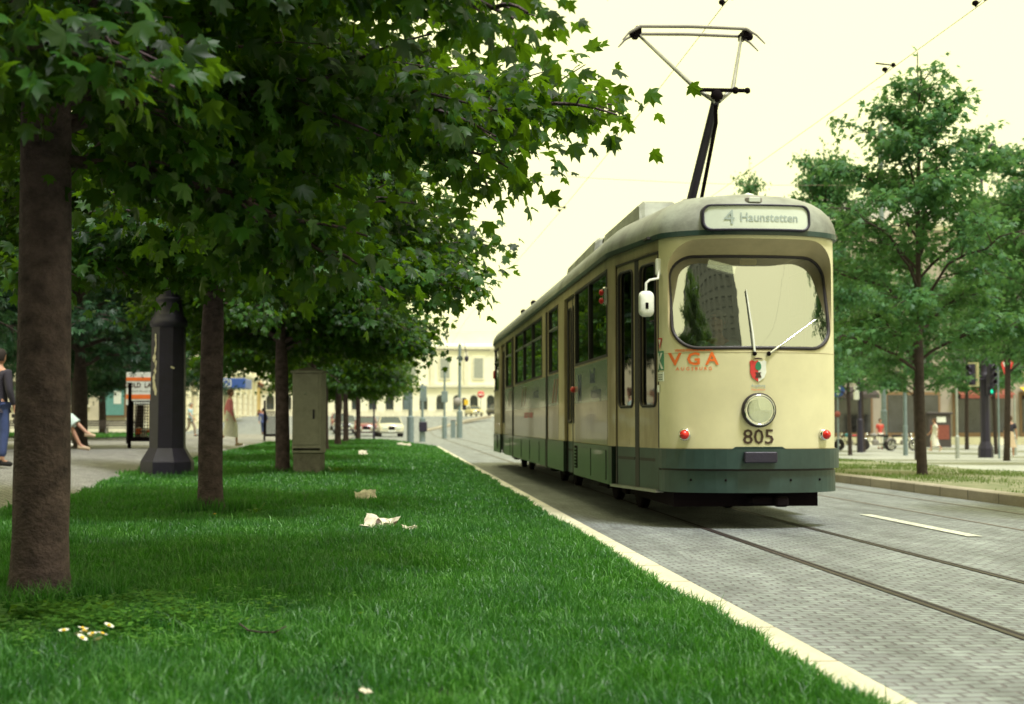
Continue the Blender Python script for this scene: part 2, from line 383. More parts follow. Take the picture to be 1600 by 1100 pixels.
for i, y in enumerate(np.arange(12.1, 60, 6.0)):
    b = MB(); z = zroad(5, y) + .008; b.add([(4.99, y, z), (5.12, y, z), (5.14, y + 3.0, z), (5.01, y + 3.0, z)], [(0, 1, 2, 3)])
    tag(b.build('lane_dash', M['lanepaint'] if 'lanepaint' in M else M.setdefault('lanepaint', mat('worn_lane_paint', (.62, .63, .5), .7, var=.3, vs=9, var2=(.3, .32, .28)))),
        ['long white painted dash on the setts right of the tram', 'short visible end of a white dash beside the tram buffer'][min(i, 1)] if i < 2 else 'white lane dash hidden along the far side of the tram', 'road marking', 'painted lane dashes')
# manhole line and sett-edge strip next to the rails is left to the sett material
# verge on the right ----------------------------------------------------------
V = []; ny = list(np.arange(-10, 95, 1.5))
for y in ny:
    for x in np.linspace(7.7, 11.3, 8): V.append((x, y, zroad(x, y) + .11 + .015 * math.sin(x * 3 + y)))
F = [(j * 8 + i, j * 8 + i + 1, (j + 1) * 8 + i + 1, (j + 1) * 8 + i) for j in range(len(ny) - 1) for i in range(7)]
M['verge'] = mat('verge_earth', (.20, .19, .12), .95, var=.3, vs=3, bump=.4, var2=(.11, .14, .06))
tag(npmesh('verge', np.array(V), np.array(F), M['verge'], smooth=True), kind='structure')

# lawn -------------------------------------------------------------------------
V = []; ny = list(np.arange(-15, 66.5, .5)); nx = 24
for y in ny:
    a, b_ = edge_x(y), kerb_end(y)
    for i in range(nx):
        x = a + (b_ - a) * i / (nx - 1); e = min(1, (x - a) / .25)
        V.append((x, y, zgrass(x, y) - .10 * (1 - sm(e))))
F = [(j * nx + i, j * nx + i + 1, (j + 1) * nx + i + 1, (j + 1) * nx + i) for j in range(len(ny) - 1) for i in range(nx - 1)]
tag(npmesh('lawn_soil', np.array(V), np.array(F), M['soil'], smooth=True), kind='structure')

def blades(rng, X, Y, Z, h, wd, name, m, lean=.6):
    n = len(X); az = rng.uniform(0, 2 * PI, n); ln = rng.uniform(.1, lean, n) * h; fx, fy = np.cos(az), np.sin(az)
    wa = rng.uniform(0, 2 * PI, n); wx, wy = np.cos(wa) * wd / 2, np.sin(wa) * wd / 2
    V = np.zeros((n, 5, 3))
    V[:, 0] = np.stack([X - wx, Y - wy, Z - .01], 1); V[:, 1] = np.stack([X + wx, Y + wy, Z - .01], 1)
    mx_, my_, mz_ = X + fx * ln * .35, Y + fy * ln * .35, Z + h * .6
    V[:, 2] = np.stack([mx_ + wx * .8, my_ + wy * .8, mz_], 1); V[:, 3] = np.stack([mx_ - wx * .8, my_ - wy * .8, mz_], 1)
    V[:, 4] = np.stack([X + fx * ln, Y + fy * ln, Z + h * (1 - .25 * ln / h)], 1)
    b = (np.arange(n) * 5)[:, None]
    F = np.concatenate([b + np.array([[0, 1, 2]]), b + np.array([[0, 2, 3]]), b + np.array([[3, 2, 4]])])
    return npmesh(name, V.reshape(-1, 3), F, m)
rng = np.random.default_rng(3)
def zg(X, Y):
    t = np.clip((1.7 - X) / 2.5, 0, 1); t = t * t * (3 - 2 * t); q = np.clip((Y - 26) / 30, 0, 1); q = q * q * (3 - 2 * q)
    return .03 + .07 * t + .02 * np.sin(X * 1.7 + Y * .6) * np.sin(Y * .45 + 1) + .01 * np.sin(X * 5 + 2 * np.sin(Y * 1.3)) + .10 * q * t
EY = [-20, 12, 16.5, 21, 28, 34, 50, 62, 66]; EX = [-3.8, -3.85, -3.75, -4.1, -4.75, -4.6, -4.7, -4.2, -3]
bands = [(3.6, 8, 8500, .066, .0060), (8, 14, 4200, .064, .0085), (14, 26, 1600, .065, .013), (26, 64, 420, .065, .028)]
XX = []; YY = []; HH = []; WW = []
for y0, y1, dn, hh, ww in bands:
    n = int(dn * (y1 - y0) * 6.2); x = rng.uniform(-4.8, 1.75, n); y = rng.uniform(y0, y1, n)
    # keep what the lens and a sidestep can see
    k = (x > np.interp(y, EY, EX)) & (x < np.where(y < 56, 1.575, 1.575 - (y - 56) ** 2 * .028)) & (x > -.46 * y - .2)
    x, y = x[k], y[k]
    cl = .5 + .5 * np.sin(x * 3.1 + 1.3 * np.sin(y * 2.3)) * np.sin(y * 2.7 + 1.1 * np.sin(x * 1.9 + 2))
    cl2 = .5 + .5 * np.sin(x * 9 + 3 * np.sin(y * 3)) * np.sin(y * 8 + 2 * np.sin(x * 4))
    h = hh * (.45 + .6 * cl + .5 * cl2) * rng.uniform(.4, 1.3, len(x)) * (1 + .5 * (rng.random(len(x)) > .96))
    XX.append(x); YY.append(y); HH.append(h); WW.append(np.full(len(x), ww) * rng.uniform(.7, 1.3, len(x)))
# longer tufts round trunks and post bases, fringe over the kerb
for tx, ty, r, n, hh in ((-1.77, 7.25, .36, 2600, .19), (-1.77, 14.5, .33, 1100, .20), (-1.92, 24.7, .38, 500, .16), (-3.75, 24, .65, 1300, .15), (-1.45, 24.5, .5, 500, .13)):
    a = rng.uniform(0, 2 * PI, n); q = r * (.5 + .75 * rng.random(n)); XX.append(tx + q * np.cos(a)); YY.append(ty + q * np.sin(a)); HH.append(hh * rng.uniform(.4, 1.1, n)); WW.append(np.full(n, .007 * max(1, ty / 12)))
n = 16000; y = 4 + 52 * rng.random(n) ** 1.9; XX.append(1.56 - rng.random(n) ** 2 * .12 + .04 * np.sin(y * 2.3) * np.sin(y * 5.1 + 1)); YY.append(y); HH.append(.075 * rng.uniform(.5, 1.3, n)); WW.append(.005 + y * .0004)
n = 9000; y = 10 + 50 * rng.random(n); XX.append(np.interp(y, EY, EX) + .1 * rng.random(n) + .03 * np.sin(y * 4)); YY.append(y); HH.append(.10 * rng.uniform(.4, 1.3, n)); WW.append(.006 + y * .0005)
XX, YY, HH, WW = map(np.concatenate, (XX, YY, HH, WW))
# bare spots where trunks, slab and litter stand
ok = ((XX - .76) / .15) ** 2 + ((YY - 4.15) / .16) ** 2 > 1
for tx, ty, r in ((-1.77, 7.25, .15), (-1.77, 14.5, .13), (-3.75, 24, .4)): ok &= (XX - tx) ** 2 + (YY - ty) ** 2 > r * r
XX, YY, HH, WW = XX[ok], YY[ok], HH[ok], WW[ok]
tag(blades(rng, XX, YY, zg(XX, YY), HH, WW, 'lawn_grass', M['blade'], .9), 'thick green lawn grass between the trees and the kerb', 'grass', kind='stuff')
# verge tufts
n = 60000; x = rng.uniform(7.75, 11.2, n); y = rng.uniform(12, 70, n); k = (np.sin(x * 2.1 + y * .7) + np.sin(y * 1.3 - x) + rng.normal(0, .6, n)) > .0
x, y = x[k], y[k]; z = np.array([zroad(a, b_) for a, b_ in zip(x, y)]) + .11
M['vblade'] = leafmat('dry_verge_grass', (.10, .17, .04), (.2, .26, .09), (.2, .3, .06), .3)
tag(blades(rng, x, y, z, .05 * rng.uniform(.4, 1.2, len(x)), .010 * (y / 20), 'verge_grass', M['vblade']), 'thin patchy grass on the verge beyond the brown kerb', 'grass', kind='stuff')
# clover and weeds at foot of the nearest trunk
n = 2600; a = rng.uniform(0, 2 * PI, n); q = np.sqrt(rng.random(n))
X = -1.25 + rng.normal(0, .33, n) + .12 * np.sin(a * 3); Y = 6.45 + rng.normal(0, .38, n) + .1 * np.cos(a * 4); kq = (np.sin(X * 9) * np.sin(Y * 7 + X * 3) + rng.normal(0, .5, n)) > -.1; X, Y, a, q = X[kq], Y[kq], a[kq], q[kq]; n = len(X); Z = zg(X, Y) + rng.uniform(.04, .10, n)
V = np.zeros((n, 3, 4, 3)); 
for l in range(3):
    t = rng.uniform(0, 2 * PI, n) * 0 + a * 3 + l * 2.094; r = .018 + .008 * rng.random(n)
    cx_, cy_ = np.cos(t), np.sin(t); tz = rng.uniform(-.3, .5, n)
    V[:, l, 0] = np.stack([X, Y, Z], 1); V[:, l, 2] = np.stack([X + cx_ * r * 1.4, Y + cy_ * r * 1.4, Z + tz * r], 1)
    V[:, l, 1] = np.stack([X + cx_ * r * .9 - cy_ * r * .55, Y + cy_ * r * .9 + cx_ * r * .55, Z + tz * r * .7], 1)
    V[:, l, 3] = np.stack([X + cx_ * r * .9 + cy_ * r * .55, Y + cy_ * r * .9 - cx_ * r * .55, Z + tz * r * .7], 1)
F = (np.arange(n * 3) * 4)[:, None] + np.array([[0, 1, 2, 3]])
tag(npmesh('clover', V.reshape(-1, 3), F, M['clover']), 'yellow-green clover and weeds spreading in front of the nearest trunk', 'clover', kind='stuff')
# broad weeds by the trunks (rosettes)
def weed(x, y, n, L, label):
    b = MB(); z = zgrass(x, y)
    for i in range(n):
        a = i * 2.4; l = L * random.uniform(.6, 1); el = random.uniform(.5, 1.2); d = Vector((math.cos(a), math.sin(a), 0)); s_ = Vector((-d.y, d.x, 0)) * l * .14
        p0 = Vector((0, 0, 0)); p1 = d * l * .5 + Vector((0, 0, l * el * .6)); p2 = d * l + Vector((0, 0, l * el * .55))
        b.add([p0 - s_ * .3, p0 + s_ * .3, p1 + s_, p1 - s_, p2], [(0, 1, 2, 3), (3, 2, 4)])
    o = b.build('weed', M['clover'], loc=(x, y, z)); return tag(o, label, 'weed', 'broad-leaved weeds in the lawn')
weed(-1.35, 14.1, 9, .22, 'broad-leaved weed growing at the right foot of the second trunk')
weed(-.98, 24.3, 10, .35, 'leafy dark weed beside the grey cabinet base')
weed(-1.3, 6.75, 9, .16, 'leafy weed pressed against the nearest trunk on its right'); weed(-1.75, 6.6, 10, .17, 'leafy weed directly in front of the nearest trunk')
weed(-.1, 7.6, 6, .07, 'small lone round-leaved weed in the open middle of the lawn')

# daisies ----------------------------------------------------------------------
M['petal'] = mat('daisy_petal', (.75, .76, .66), .6, var=.04)
def daisy():
    t = thing('daisy', 'x', 'daisy', (0, 0, 0), 0, 'white daisies in the grass by the nearest trunk')
    MB().tube([(0, 0, 0), (.004, .002, .03), (0, 0, .062)], [.0015, .0013, .0012], 5).build('stem', M['clover'], t)
    b = MB()
    for i in range(14):
        a = 2 * PI * i / 14; c, s_ = math.cos(a), math.sin(a)
        b.add([(c * .003, s_ * .003, .063), (c * .011 - s_ * .003, s_ * .011 + c * .003, .067), (c * .014, s_ * .014, .066), (c * .011 + s_ * .003, s_ * .011 - c * .003, .067)], [(0, 1, 2, 3)])
    b.build('petals', M['petal'], t); MB().ball((0, 0, .066), .0055, 8, sc=(1, 1, .6)).build('flower_centre', M['yellow'], t)
    return t
dz = daisy()
DP = [(-1.23, 5.51, 'daisy at the far left of the cluster'), (-1.19, 5.37, 'daisy just below the leftmost one'), (-1.21, 5.6, 'large daisy above the middle of the cluster'), (-1.18, 5.52, 'small daisy touching the large upper one'),
      (-1.15, 5.49, 'daisy in the very middle of the cluster'), (-1.15, 5.6, 'daisy just below the topmost one'), (-1.11, 5.45, 'daisy low on the right of the middle'), (-1.15, 5.71, 'topmost daisy of the cluster'),
      (-1.11, 5.41, 'small daisy between the middle and lowest ones'), (-1.08, 5.29, 'lowest, half hidden daisy of the cluster'), (-1.05, 5.36, 'daisy at the far right of the cluster')]
for i, (px, py, lb) in enumerate(DP):
    t = dz if i == 0 else copy_tree(dz)
    x, y = px, py
    t.location = (x, y, zgrass(x, y) + .022); t.rotation_euler = (random.uniform(.1, .6), random.uniform(-.3, .3), i); s_ = random.uniform(1.3, 1.65); t.scale = (s_,) * 3
    t['label'] = 'white ' + lb
t = dup(dz, (-1.62, 13.1, zgrass(-1.62, 13.1)), 0, 'single yellow dandelion in front of the second trunk', 1.2); t['category'] = 'dandelion'; t.name = 'dandelion'; del t['group']
for c in children(t):
    if c.name.startswith('petals'):
        c.data = c.data.copy(); c.data.materials[0] = M['yellow']

# litter -------------------------------------------------------------------------
def litter(name, x, y, L, W, rz, label, seed, stripes=False, hgt=.05):
    rg = random.Random(seed); b = MB(); nx_, ny_ = 9, 6; vs = []
    for j in range(ny_):
        for i in range(nx_):
            u, v = i / (nx_ - 1) - .5, j / (ny_ - 1) - .5
            vs.append((u * L + rg.uniform(-.008, .008), v * W * (1 - .35 * abs(u)) + rg.uniform(-.01, .01), hgt + .055 * L * math.sin(u * 7 + seed) + .06 * L * math.cos(v * 7 + u * 5) + rg.uniform(-.03, .03) * L))
    k = 0
    for j in range(ny_ - 1):
        for i in range(nx_ - 1):
            q = (j * nx_ + i, j * nx_ + i + 1, (j + 1) * nx_ + i + 1, (j + 1) * nx_ + i)
            b.f.append(q); b.m.append(1 if stripes and i % 2 and 0 < j < 4 and i > 1 else 0); b.sm.append(False)
    b.v = vs; o = b.build(name, [M['paper'], M['brown']], loc=(x, y, zgrass(x, y) + .01)); o.rotation_euler = (R(22), R(rg.uniform(-6, 6)), rz)
    so = o.modifiers.new('t', 'SOLIDIFY'); so.thickness = .002
    return tag(o, label, 'litter', 'paper litter lying on the lawn')
litter('crumpled_paper', -.32, 16.3, .24, .34, .1, 'crumpled cream paper, farther one of the two big scraps on the lawn', 1, hgt=.07)
litter('newspaper_scrap', -.12, 12.05, .28, .26 , -.25, 'twisted scrap of printed paper with dark stripes on the lawn', 4, True, hgt=.07)
litter('paper_shred', .12, 11.75, .14, .05, .3, 'thin pale paper shred right of the striped scrap', 6, hgt=.05)
litter('tissue', -.83, 37.5, .22, .3, .2, 'small white tissue far back on the lawn near the kerb poles', 8, hgt=.09)
litter('tissue', .35, 52, .5, .35, .2, 'flat pale wrapper near the far end of the lawn', 9, hgt=.07)
litter('wrapper', -.11, 4.62, .03, .035, 1.1, 'tiny yellowish wrapper near the bottom of the lawn', 3, hgt=.06)
b = MB(); b.tube([(-.62, 5.85, .19), (-.58, 5.8, .17), (-.53, 5.78, .165), (-.47, 5.74, .17), (-.43, 5.8, .185)], [.003, .004, .004, .004, .002], 6)
tag(b.build('twig', M['bark2']), 'thin dark curved twig lying on the lawn', 'twig')
b = MB(); b.box((0, 0, 0), (.34, .3, .08), ch=.02, rot=.12); o = b.build('stone_slab', M['kerb'], loc=(.76, 4.17, .085)); tag(o, 'pale flat stone slab sunk in the grass at the bottom edge', 'slab')

# ------------------------------------------------------------------ trees
def leaf_template(kind):
    if kind == 'maple':
        pol = [(0, -.28), (12, .30), (28, .42), (40, .62), (52, .34), (62, .42), (74, .80), (82, .52), (90, 1.0)]   # angle from side, radius
        pts = []
        half = [(-80, .20), (-38, .42), (-22, .34), (0, .62), (12, .80), (24, .62), (36, .52), (48, .66), (57, .92), (68, .72), (78, .74), (90, 1.1)]
        for a, r in half: pts.append((r * math.cos(R(a)), r * math.sin(R(a))))
        pts += [(-x, y) for x, y in pts[-2::-1]]
    elif kind == 'small':
        half = [(-60, .25), (-10, .62), (20, .38), (45, .85), (65, .48), (90, 1.05)]
        pts = [(r * math.cos(R(a)), r * math.sin(R(a))) for a, r in half]; pts += [(-x, y) for x, y in pts[-2::-1]]
    else:      # horse chestnut leaflet fan
        pts = []
        for k, a in enumerate((-25, 15, 52, 90, 128, 165, 205)):
            L = (.6, .85, 1, 1.1, 1, .85, .6)[k]
            pts += [(.18 * math.cos(R(a - 19)), .18 * math.sin(R(a - 19))), (L * .75 * math.cos(R(a - 9)), L * .75 * math.sin(R(a - 9))), (L * math.cos(R(a)), L * math.sin(R(a))), (L * .75 * math.cos(R(a + 9)), L * .75 * math.sin(R(a + 9)))]
    P = np.array([(0, 0.02)] + pts); P = P + np.array([0, .25])
    n = len(pts); F = np.array([(0, i, i % n + 1) for i in range(1, n)] + [(0, n, 1)])
    z = -.42 * (P[:, 0] ** 2) - .22 * P[:, 1] ** 2 + .07 * np.sin(P[:, 0] * 9) * P[:, 1]
    return np.column_stack([P[:, 0], P[:, 1], z]), F
def leaves(name, rng, pos, outd, size, kind, m, parent, droop=.7):
    T, F = leaf_template(kind); n = len(pos); sz = size * rng.uniform(.5, 1.25, n)
    od = outd + rng.normal(0, .6, (n, 3)); od[:, 2] -= droop * rng.uniform(.3, 2.3, n); od /= np.linalg.norm(od, axis=1)[:, None] + 1e-9
    up = np.tile(np.array([0, 0, 1.0]), (n, 1)) + rng.normal(0, .5, (n, 3)); sx = np.cross(od, up); sx /= np.linalg.norm(sx, axis=1)[:, None] + 1e-9
    nz = np.cross(sx, od)
    V = pos[:, None, :] + sz[:, None, None] * (T[None, :, 0:1] * sx[:, None, :] + T[None, :, 1:2] * od[:, None, :] + T[None, :, 2:3] * nz[:, None, :])
    Fx = (np.arange(n) * len(T))[:, None, None] + F[None]
    return npmesh(name, V.reshape(-1, 3), Fx.reshape(-1, 3), m, parent)

def bez(p0, p1, p2, n):
    return [p0 * (1 - t) ** 2 + p1 * 2 * t * (1 - t) + p2 * t * t for t in [i / (n - 1) for i in range(n)]]
def grow(rng, H, tr, cb, cr, prof, nl, leafn, size, kind, lm, bm_, name, label, loc, cat='tree', group=None, twigs=7, spread=.2, custom=(), droop=.7, rise=.25, kink=.0, gap=0.0, base_flare=1.5, tmin=.25, leadtop=1.0):
    root = thing(name, label, cat, loc, 0, group); b = MB()
    ph = rng.uniform(0, 6)
    tp = []; rr = []
    for i in range(15):
        t = i / 14; z = H * leadtop * t; tp.append(Vector((kink * math.sin(t * 5 + ph) * .6, kink * math.cos(t * 4 + ph) * .5 - kink * .5 * math.cos(ph), z)))
        r = tr * (1 - .9 * t ** .8 * (1 if z > cb else .35)); rr.append(max(.008, r * (1 + (base_flare - 1) * math.exp(-z / .24))))
    # finer trunk foot
    tp = [Vector((tp[0].x, tp[0].y, -.15))] + [tp[0].lerp(tp[1], q) for q in (0, .12, .3, .6)] + tp[1:]
    rr = [rr[0] * 1.12, rr[0], tr * (1 + (base_flare - 1) * .4), tr * 1.04, tr * .98] + rr[1:]
    b.tube(tp, rr, 14)
    def trunk_at(z):
        t = max(0, min(13.99, z / (H * leadtop) * 14)); i = int(t); base = tp[4:] ; base = [tp[1]] + tp[5:]
        return base[i].lerp(base[min(i + 1, 14)], t - i)
    P = []; O = []
    limbs = []
    for i in range(nl):
        t = (i + .5) / nl; z = cb + (H * .96 - cb) * t ** 1.0; az = i * 2.39996 + ph; r = cr * prof(t) * rng.uniform(.8, 1.12)
        p0 = trunk_at(z - .12 * cr * rise * 2); d = Vector((math.cos(az), math.sin(az), 0)); up = rise * (.4 + 1.3 * t)
        p2 = p0 + d * r + Vector((0, 0, r * up - (.12 * r if t < .3 else 0))); p1 = p0 + d * r * .45 + Vector((0, 0, r * (up * .8 + .12)))
        limbs.append((p0, p1, p2, tr * .32 * (1 - .6 * t), twigs))
    for (p0, p1, p2, rad, tw) in custom: limbs.append((Vector(p0), Vector(p1), Vector(p2), rad, tw))
    segs = []
    for p0, p1, p2, rad, tw in limbs:
        pts = bez(p0, p1, p2, 8); L = (p2 - p0).length
        pts = [p + Vector(rng.normal(0, .018 * L, 3)) * (0 < i < 7) for i, p in enumerate(pts)]
        b.tube(pts, [rad * (1 - .85 * i / 7) + .004 for i in range(8)], 6, cap=False); segs.append((pts, 1.0))
        for j in range(tw):
            t = tmin + (.98 - tmin) * (j + rng.uniform(0, .8)) / tw; k = min(6, int(t * 7)); q = pts[k].lerp(pts[k + 1], t * 7 - k)
            d0 = (pts[k + 1] - pts[k]).normalized(); side = d0.cross(Vector((0, 0, 1))).normalized() * (1 if j % 2 else -1)
            l = L * rng.uniform(.22, .42) * (1.25 - t * .6); dd = (d0 * .55 + side * .8 + Vector((0, 0, rng.uniform(-.35, .45)))).normalized()
            e = q + dd * l + Vector((0, 0, -.06 * l)); sp = bez(q, q + dd * l * .5 + Vector((0, 0, .08 * l)), e, 5)
            b.tube(sp, [rad * .35 * (1 - .75 * i / 4) + .003 for i in range(5)], 5, cap=False); segs.append((sp, l / L * 1.7))
            if l > .5:
                for s2 in (-1, 1):
                    q2 = sp[2]; dd2 = (dd * .6 + dd.cross(Vector((0, 0, 1))).normalized() * .7 * s2 + Vector((0, 0, rng.uniform(-.3, .3)))).normalized(); e2 = q2 + dd2 * l * .5
                    b.tube([q2, q2.lerp(e2, .5) + Vector((0, 0, .02)), e2], [.006, .005, .003], 4, cap=False); segs.append(([q2, q2.lerp(e2, .5), e2], l / L))
    segs.append((tp[-5:], .3))
    w_ = np.array([s[1] * sum((s[0][i + 1] - s[0][i]).length for i in range(len(s[0]) - 1)) for s in segs]); w_ /= w_.sum()
    if gap > 0:
        w_ *= (rng.random(len(w_)) > gap) + .05; w_ /= w_.sum()
    cnt = rng.multinomial(leafn, w_)
    for (pts, _), c in zip(segs, cnt):
        if c == 0: continue
        A = np.array([tuple(p) for p in pts]); t = (tmin + (1 - tmin) * rng.random(c) ** .75 if len(pts) == 8 else rng.random(c) ** .7) * (len(pts) - 1) * .9999; k = t.astype(int); f = (t - k)[:, None]
        base = A[k] * (1 - f) + A[k + 1] * f; dr = A[k + 1] - A[k]; dr /= np.linalg.norm(dr, axis=1)[:, None] + 1e-9
        off = rng.normal(0, spread, (c, 3)); off[:, 2] *= .55; P.append(base + off); O.append(dr + off / (np.linalg.norm(off, axis=1)[:, None] + 1e-6) * .8)
    P = np.concatenate(P); O = np.concatenate(O)
    b.build('trunk', bm_, root); leaves('crown', rng, P, O, size, kind, lm, root, droop)
    return root

rg = np.random.default_rng(11)
full = lambda t: (1.0 - .15 * abs(t - .3)) * (1 if t < .6 else max(.25, 1 - (t - .6) * 1.7))
custom1 = [((0, 0, 2.35), (1.3, .7, 2.9), (2.68, 1.0, 2.80), .03, 8),           # long bough reaching over the road
           ((0, 0, 2.25), (.9, -.1, 2.2), (1.5, -.15, 1.72), .03, 8),           # drooping bough to the lower right
           ((0, 0, 2.5), (1.2, .9, 3.0), (2.35, 1.3, 2.45), .03, 9),
           ((0, 0, 2.6), (1.1, -.6, 3.1), (2.3, -.9, 2.75), .03, 8),
           ((0, 0, 2.45), (.6, 1.3, 2.8), (1.3, 2.6, 2.3), .03, 8),
           ((0, 0, 2.6), (.9, 1.5, 3.2), (2.5, 2.6, 3.1), .03, 8),
           ((0, 0, 2.6), (-.6, 1.2, 3.1), (-1.2, 2.3, 2.9), .03, 8), ((0, 0, 2.6), (-1, -.4, 2.9), (-2.0, -.2, 2.3), .03, 8),
           ((0, 0, 2.4), (.2, -1.0, 2.7), (.5, -2.0, 2.3), .03, 7)]
T1 = grow(rg, 8.6, .138, 2.65, 2.25, full, 34, 36000, .078, 'maple', M['leaf'], M['bark'], 'maple_tree', 'nearest and thickest maple trunk at the left edge, its boughs overhead', (-1.77, 7.25, .08), group='maples in a row along the lawn', custom=custom1, twigs=8, spread=.16, kink=.05, tmin=.18)
T2 = grow(rg, 8.8, .125, 2.4, 2.55, full, 46, 56000, .084, 'maple', M['leaf'], M['bark'], 'maple_tree', 'second maple in the row, with a gnarled trunk just right of the black lamp post', (-1.79, 14.5, .08), group='maples in a row along the lawn', twigs=9, spread=.2, kink=.09, tmin=.18,
          custom=[((0, 0, 2.3), (1.2, -.3, 2.6), (2.5, -.8, 2.2), .03, 8), ((0, 0, 2.3), (.7, -1.2, 2.6), (1.3, -2.2, 2.25), .03, 8), ((0, 0, 2.3), (1.5, .9, 3), (2.6, 1.4, 2.9), .03, 8), ((0, 0, 2.2), (-1, -.8, 2.5), (-2.3, -1.2, 2.9), .03, 8), ((0, 0, 2.4), (0, -1.3, 2.9), (-.2, -2.6, 2.6), .03, 8)])
for i, (x, y, rz, s_, lb) in enumerate([(-1.92, 24.7, 1.9, .98, 'third maple in the row, its leaning trunk touching the grey cabinet'), (-2.0, 33.5, 4.1, 1.0, 'maple in the row whose trunk stands hidden behind the grey cabinet'),
                                    (-2.05, 43, .6, .97, 'maple in the row with its trunk just right of the grey cabinet'), (-2.0, 51, 5.2, .93, 'maple in the row, second trunk to the right of the grey cabinet'),
                                    (-2.0, 58, 2.5, .9, 'maple in the row, third trunk to the right of the grey cabinet'), (-1.7, 65, 3.3, .88, 'farthest maple in the row, at the end of the lawn by the parked car'),
                                    (-2.3, -.2, 2.0, 1.12, 'unseen maple at the camera, added to shade the boughs at the top left')]):  # last tree stays out of view, added for its shade
    dup(T2, (x, y, zgrass(x, y) - .02), rz, lb, s_)
# chestnuts across the footpath
CH = grow(rg, 9.0, .21, 2.5, 4.3, full, 34, 13000, .17, 'chestnut', M['leaf_dark'], M['bark2'], 'chestnut_tree', 'chestnut tree across the path, seen between the nearest trunk and the lamp post', (-12.4, 57, .3), group='chestnut trees across the footpath', twigs=9, spread=.34, kink=.12)
for x, y, rz, s_, lb in [(-16.4, 82, 1.2, 1.0, 'chestnut tree standing on the small lawn behind the long bench'), (-8.2, 38, 2.2, .92, 'chestnut tree whose thin trunk stands left of the orange poster'),
                         (-10.5, 13, .8, 1.0, 'unseen chestnut tree level with the second maple, added to darken the light from the left'), (-10.0, 2.5, 2.9, 1.0, 'unseen chestnut tree across the footpath beside the viewer, added to darken the light from the left'),  # both out of view, added to block light from the left
                         (-12.8, 40, 3.2, 1.05, 'chestnut tree behind the seated woman at the left edge'), (-11.5, 29, 5.0, 1.0, 'chestnut tree at the extreme left beyond the person in jeans'),
                         (-19.5, 70, .5, 1.15, 'tall chestnut tree far left in front of the beige building'), (-10.9, 62, 4.3, .82, 'chestnut tree behind the lamp post over the walking man')]:
    dup(CH, (x, y, zpath(x, y) - .02), rz, lb, s_)

young = lambda t: (.75 + .8 * t if t < .25 else .95 * max(.14, 1 - (t - .25) * 1.12)) * (1 + .16 * math.sin(t * 31))
Y1 = grow(rg, 7.3, .088, 2.1, 2.35, young, 28, 11500, .095, 'small', M['leaf_young'], M['bark2'], 'young_tree', 'young street tree on the verge, nearest one, its bare dark trunk right of the tram', (8.95, 23.6, .1), group='young trees along the verge', twigs=6, spread=.13, kink=.05, rise=.75, gap=.28, droop=.5, base_flare=1.1, tmin=.2)
Y2 = grow(rg, 8.7, .10, 3.2, 2.9, young, 30, 13500, .115, 'small', M['leaf_young'], M['bark2'], 'young_tree', 'tall slim young tree rising directly behind the tram roof on the right', (11.6, 37.5, -.1), group='young trees along the verge', twigs=7, spread=.18, kink=.1, rise=.8, gap=.24, droop=.5, base_flare=1.1, tmin=.2)
dup(Y1, (9.3, 36.5, 0), 2.1, 'young tree with only its top showing above the tram roof', (.55, .55, 1.08))
dup(Y1, (9.0, 13.6, .1), 1.2, 'young tree mostly out of frame, a few leaves at the top right', .98)
for x, y, rz, s_, lb in [(16.7, 34.8, 2.0, 1.0, 'dense dark-green tree at the right edge behind the traffic column'), (19.5, 52, 4.0, .85, 'low spreading tree behind the blue arrow sign'), (26.5, 49, 1.1, .95, 'tree behind the far right signals'),
                         (17.8, 60, 5.1, .9, 'tree in the second row beyond the nearest verge tree'), (29.5, 68, 2.6, 1.0, 'far plaza tree behind the woman in white'), (22.5, 78, .4, 1.0, 'far plaza tree above the motorcycles'), (28.6, 44, 1.9, 1.1, 'big tree leaning in at the right frame edge above the thin posts'), (30.5, 58, 4.4, 1.15, 'tree behind the yield sign at the right edge'), (20.8, 47, 5.6, 1.1, 'broad tree filling the gap between the verge tree and the right frame edge'), (24.8, 74, 2.2, 1.25, 'large plaza tree behind the lamp pole with the white box'), (33, 80, .9, 1.2, 'large plaza tree standing over the dark kiosk'), (21.5, 66, 3.9, 1.0, 'tree rising behind the slim signal pole'), (36, 72, 3.0, 1.05, 'plaza tree above the red shopfronts at the right edge'), (19.0, 38.5, 3.6, .95, 'leafy tree cut by the right frame edge'),
                         (26.5, 88, 1.4, 1.1, 'most distant plaza tree against the pale facade')]:
    dup(Y2, (x, y, zroad(x, y) + .03), rz, lb, s_, 'broad trees on the plaza')
Y2.scale = (.62, .62, 1.0); Y2['group'] = 'broad trees on the plaza'

# ------------------------------------------------------------------ the tram
def Fd(u):      # plan curve of the front: depth behind the nose
    a = min(1.0, abs(u) / .86); return .43 * (1 - (1 - a ** 2.4) ** (1 / 1.7))
LEN = 21.3
half = [(u, Fd(u)) for u in [0, .1, .2, .3, .4, .5, .58, .65, .71, .76, .80, .83, .85, .86]]
half += [(.905, .70), (1.095, 1.86), (1.11, 2.0)]
NS = len(half)
rear = [(1.11, LEN - 1.6), (.95, LEN - .5), (.90, LEN - .3), (.8, LEN - .15), (.6, LEN - .04), (.3, LEN), (0, LEN)]
PL = half + rear
AL = [0.0]
for i in range(1, len(PL)): AL.append(AL[-1] + math.hypot(PL[i][0] - PL[i - 1][0], PL[i][1] - PL[i - 1][1]))
S_CORN = AL[13]; S_TAP = AL[14]; S_TAPE = AL[15]; S_SIDE = AL[16]; S_REAR = AL[17]; S_END = AL[-1]
def vs(v): return S_SIDE + (v - 2.0)          # arclength at depth v on the straight side
